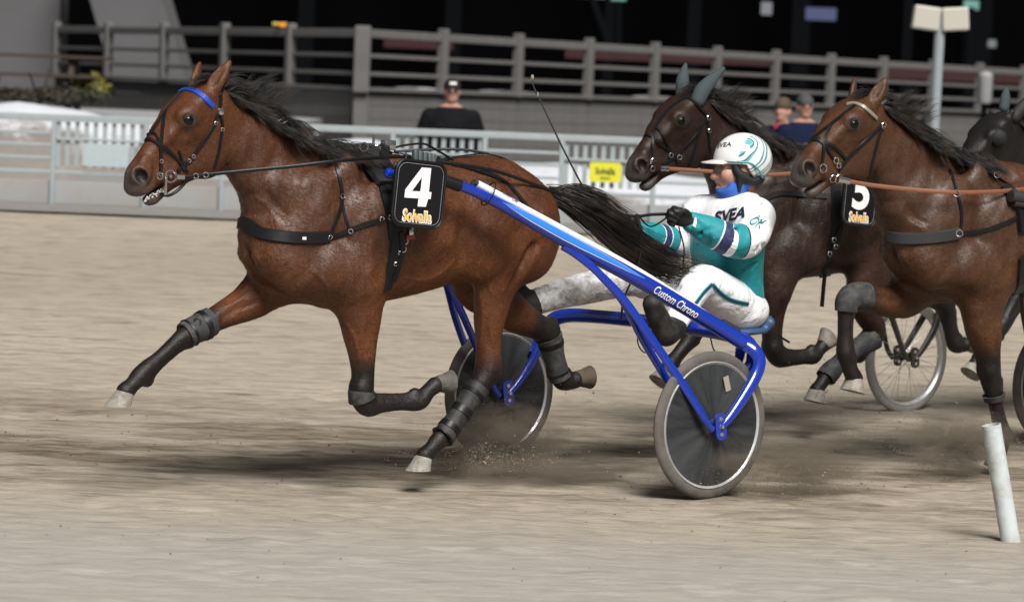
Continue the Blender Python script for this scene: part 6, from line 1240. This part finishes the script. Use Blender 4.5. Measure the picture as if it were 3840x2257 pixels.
# flung sand
def spray(name, label, items, seed, mat):
    r = np.random.default_rng(seed); V, Fq = [], []
    for F, (x, y), s, sd, cnt, gs in items:
        c = np.array(F.wld(F.at(x, y, s)))
        for _ in range(cnt):
            p = c+r.normal(size=3)*np.array(sd); 
            if p[2] < .01: continue
            z = gs*r.lognormal(0, .5); i = len(V); q = r.normal(size=(4, 3)); V += [tuple(p+a*z) for a in q]; Fq += [(i, i+1, i+2), (i, i+2, i+3), (i, i+3, i+1), (i+1, i+3, i+2)]
    return tag(mesh_obj(name, V, Fq, mat), label, 'sand', kind='stuff')
CL = simple('damp_clods', (.17, .135, .10), .95, var=.3, scale=40)
_r = np.random.default_rng(77); _V, _F = [], []
for _ in range(700):
    x, y = _r.uniform(-3.6, 4.4), _r.choice([_r.uniform(11.5, 20), _r.normal(15.6, .8)]); z = .0032*_r.lognormal(0, .4); o = np.array([x, y, float(track_z(np.array([[x]]), np.array([[y]]))[0, 0]) if False else .0]); q = _r.normal(size=(6, 3)); q /= np.linalg.norm(q, axis=1)[:, None]; i = len(_V); e = np.array([[1, 0, 0], [-1, 0, 0], [0, 1, 0], [0, -1, 0], [0, 0, 1], [0, 0, -1]])*(1+.3*q); _V += [tuple(o+p*z*np.array([1.3, 1.3, .8])+np.array([0, 0, .004])) for p in e]; _F += [(i+a, i+b, i+c) for a, b, c in ((0, 2, 4), (2, 1, 4), (1, 3, 4), (3, 0, 4), (2, 0, 5), (1, 2, 5), (3, 1, 5), (0, 3, 5))]
tag(mesh_obj('sand_clods', _V, _F, CL), 'loose damp clods of sand scattered over the track', 'sand', kind='stuff')
SG = simple('sand_grains', (.24, .195, .145), .95)
spray('sand_spray', 'sand flung up by the leading horse\'s hooves beside the far wheel', [(FA, (1880, 1665), -.25, (.13, .1, .075), 9000, .0008), (FA, (1800, 1720), -.05, (.18, .1, .035), 7000, .0009), (FA, (1960, 1600), -.3, (.22, .12, .13), 1500, .0009)], 5, SG)
spray('sand_spray', 'sand flung up between the blue sulky and the brown horse', [(FC, (3600, 1660), .1, (.20, .12, .08), 9000, .0009), (FA, (2900, 1790), .9, (.26, .1, .05), 7000, .0009), (FB, (3120, 1480), 0, (.35, .2, .12), 3000, .0010)], 6, SG)

# drifting dust behind the hooves and wheels
def dust(label, F, px, s, r, dens):
    g = MB(); bm = bmesh.new(); bmesh.ops.create_icosphere(bm, subdivisions=3, radius=1.0); bm.verts.index_update(); o = mesh_obj('dust_cloud', [tuple(q.co) for q in bm.verts], [[q.index for q in f.verts] for f in bm.faces]); bm.free()
    o.location = F.wld(F.at(*px, s)); o.scale = r; o.rotation_euler = (0, 0, HEAD); t = NT('dust_'+str(px[0])); t.t.nodes.remove(t.b); vol = t.n('VolumePrincipled'); vol.inputs['Color'].default_value = (.62, .52, .40, 1); vol.inputs['Anisotropy'].default_value = .2
    c = t.coord(); ln = t.n('VectorMath', operation='LENGTH'); t.l(c, ln.inputs[0]); fall = t.math('POWER', t.math('MAXIMUM', t.math('SUBTRACT', 1.0, ln.outputs['Value']), 0.0), 1.3); n = t.ramp(t.noise(c, 2.3, 6, .65, .6), [(.44, 0), (.66, 1)])
    t.l(t.math('MULTIPLY', t.math('MULTIPLY', fall, n), dens), vol.inputs['Density']); t.l(vol.outputs[0], t.o.inputs['Volume']); o.data.materials.append(t.m); return tag(o, label, 'dust', kind='stuff')
dust('thin sand dust curling up before the far disc wheel', FA, (1890, 1660), -.2, (.42, .26, .21), 42)
dust('low sand dust trailing behind the leading horse\'s hind hoof', FA, (2080, 1770), .1, (.65, .25, .11), 30)
dust('sand dust kicked up behind the near disc wheel', FA, (2990, 1740), .9, (.60, .28, .18), 22)
dust('sand dust kicked up by the brown horse beside the leaning post', FC, (3590, 1660), .15, (.42, .25, .2), 36)
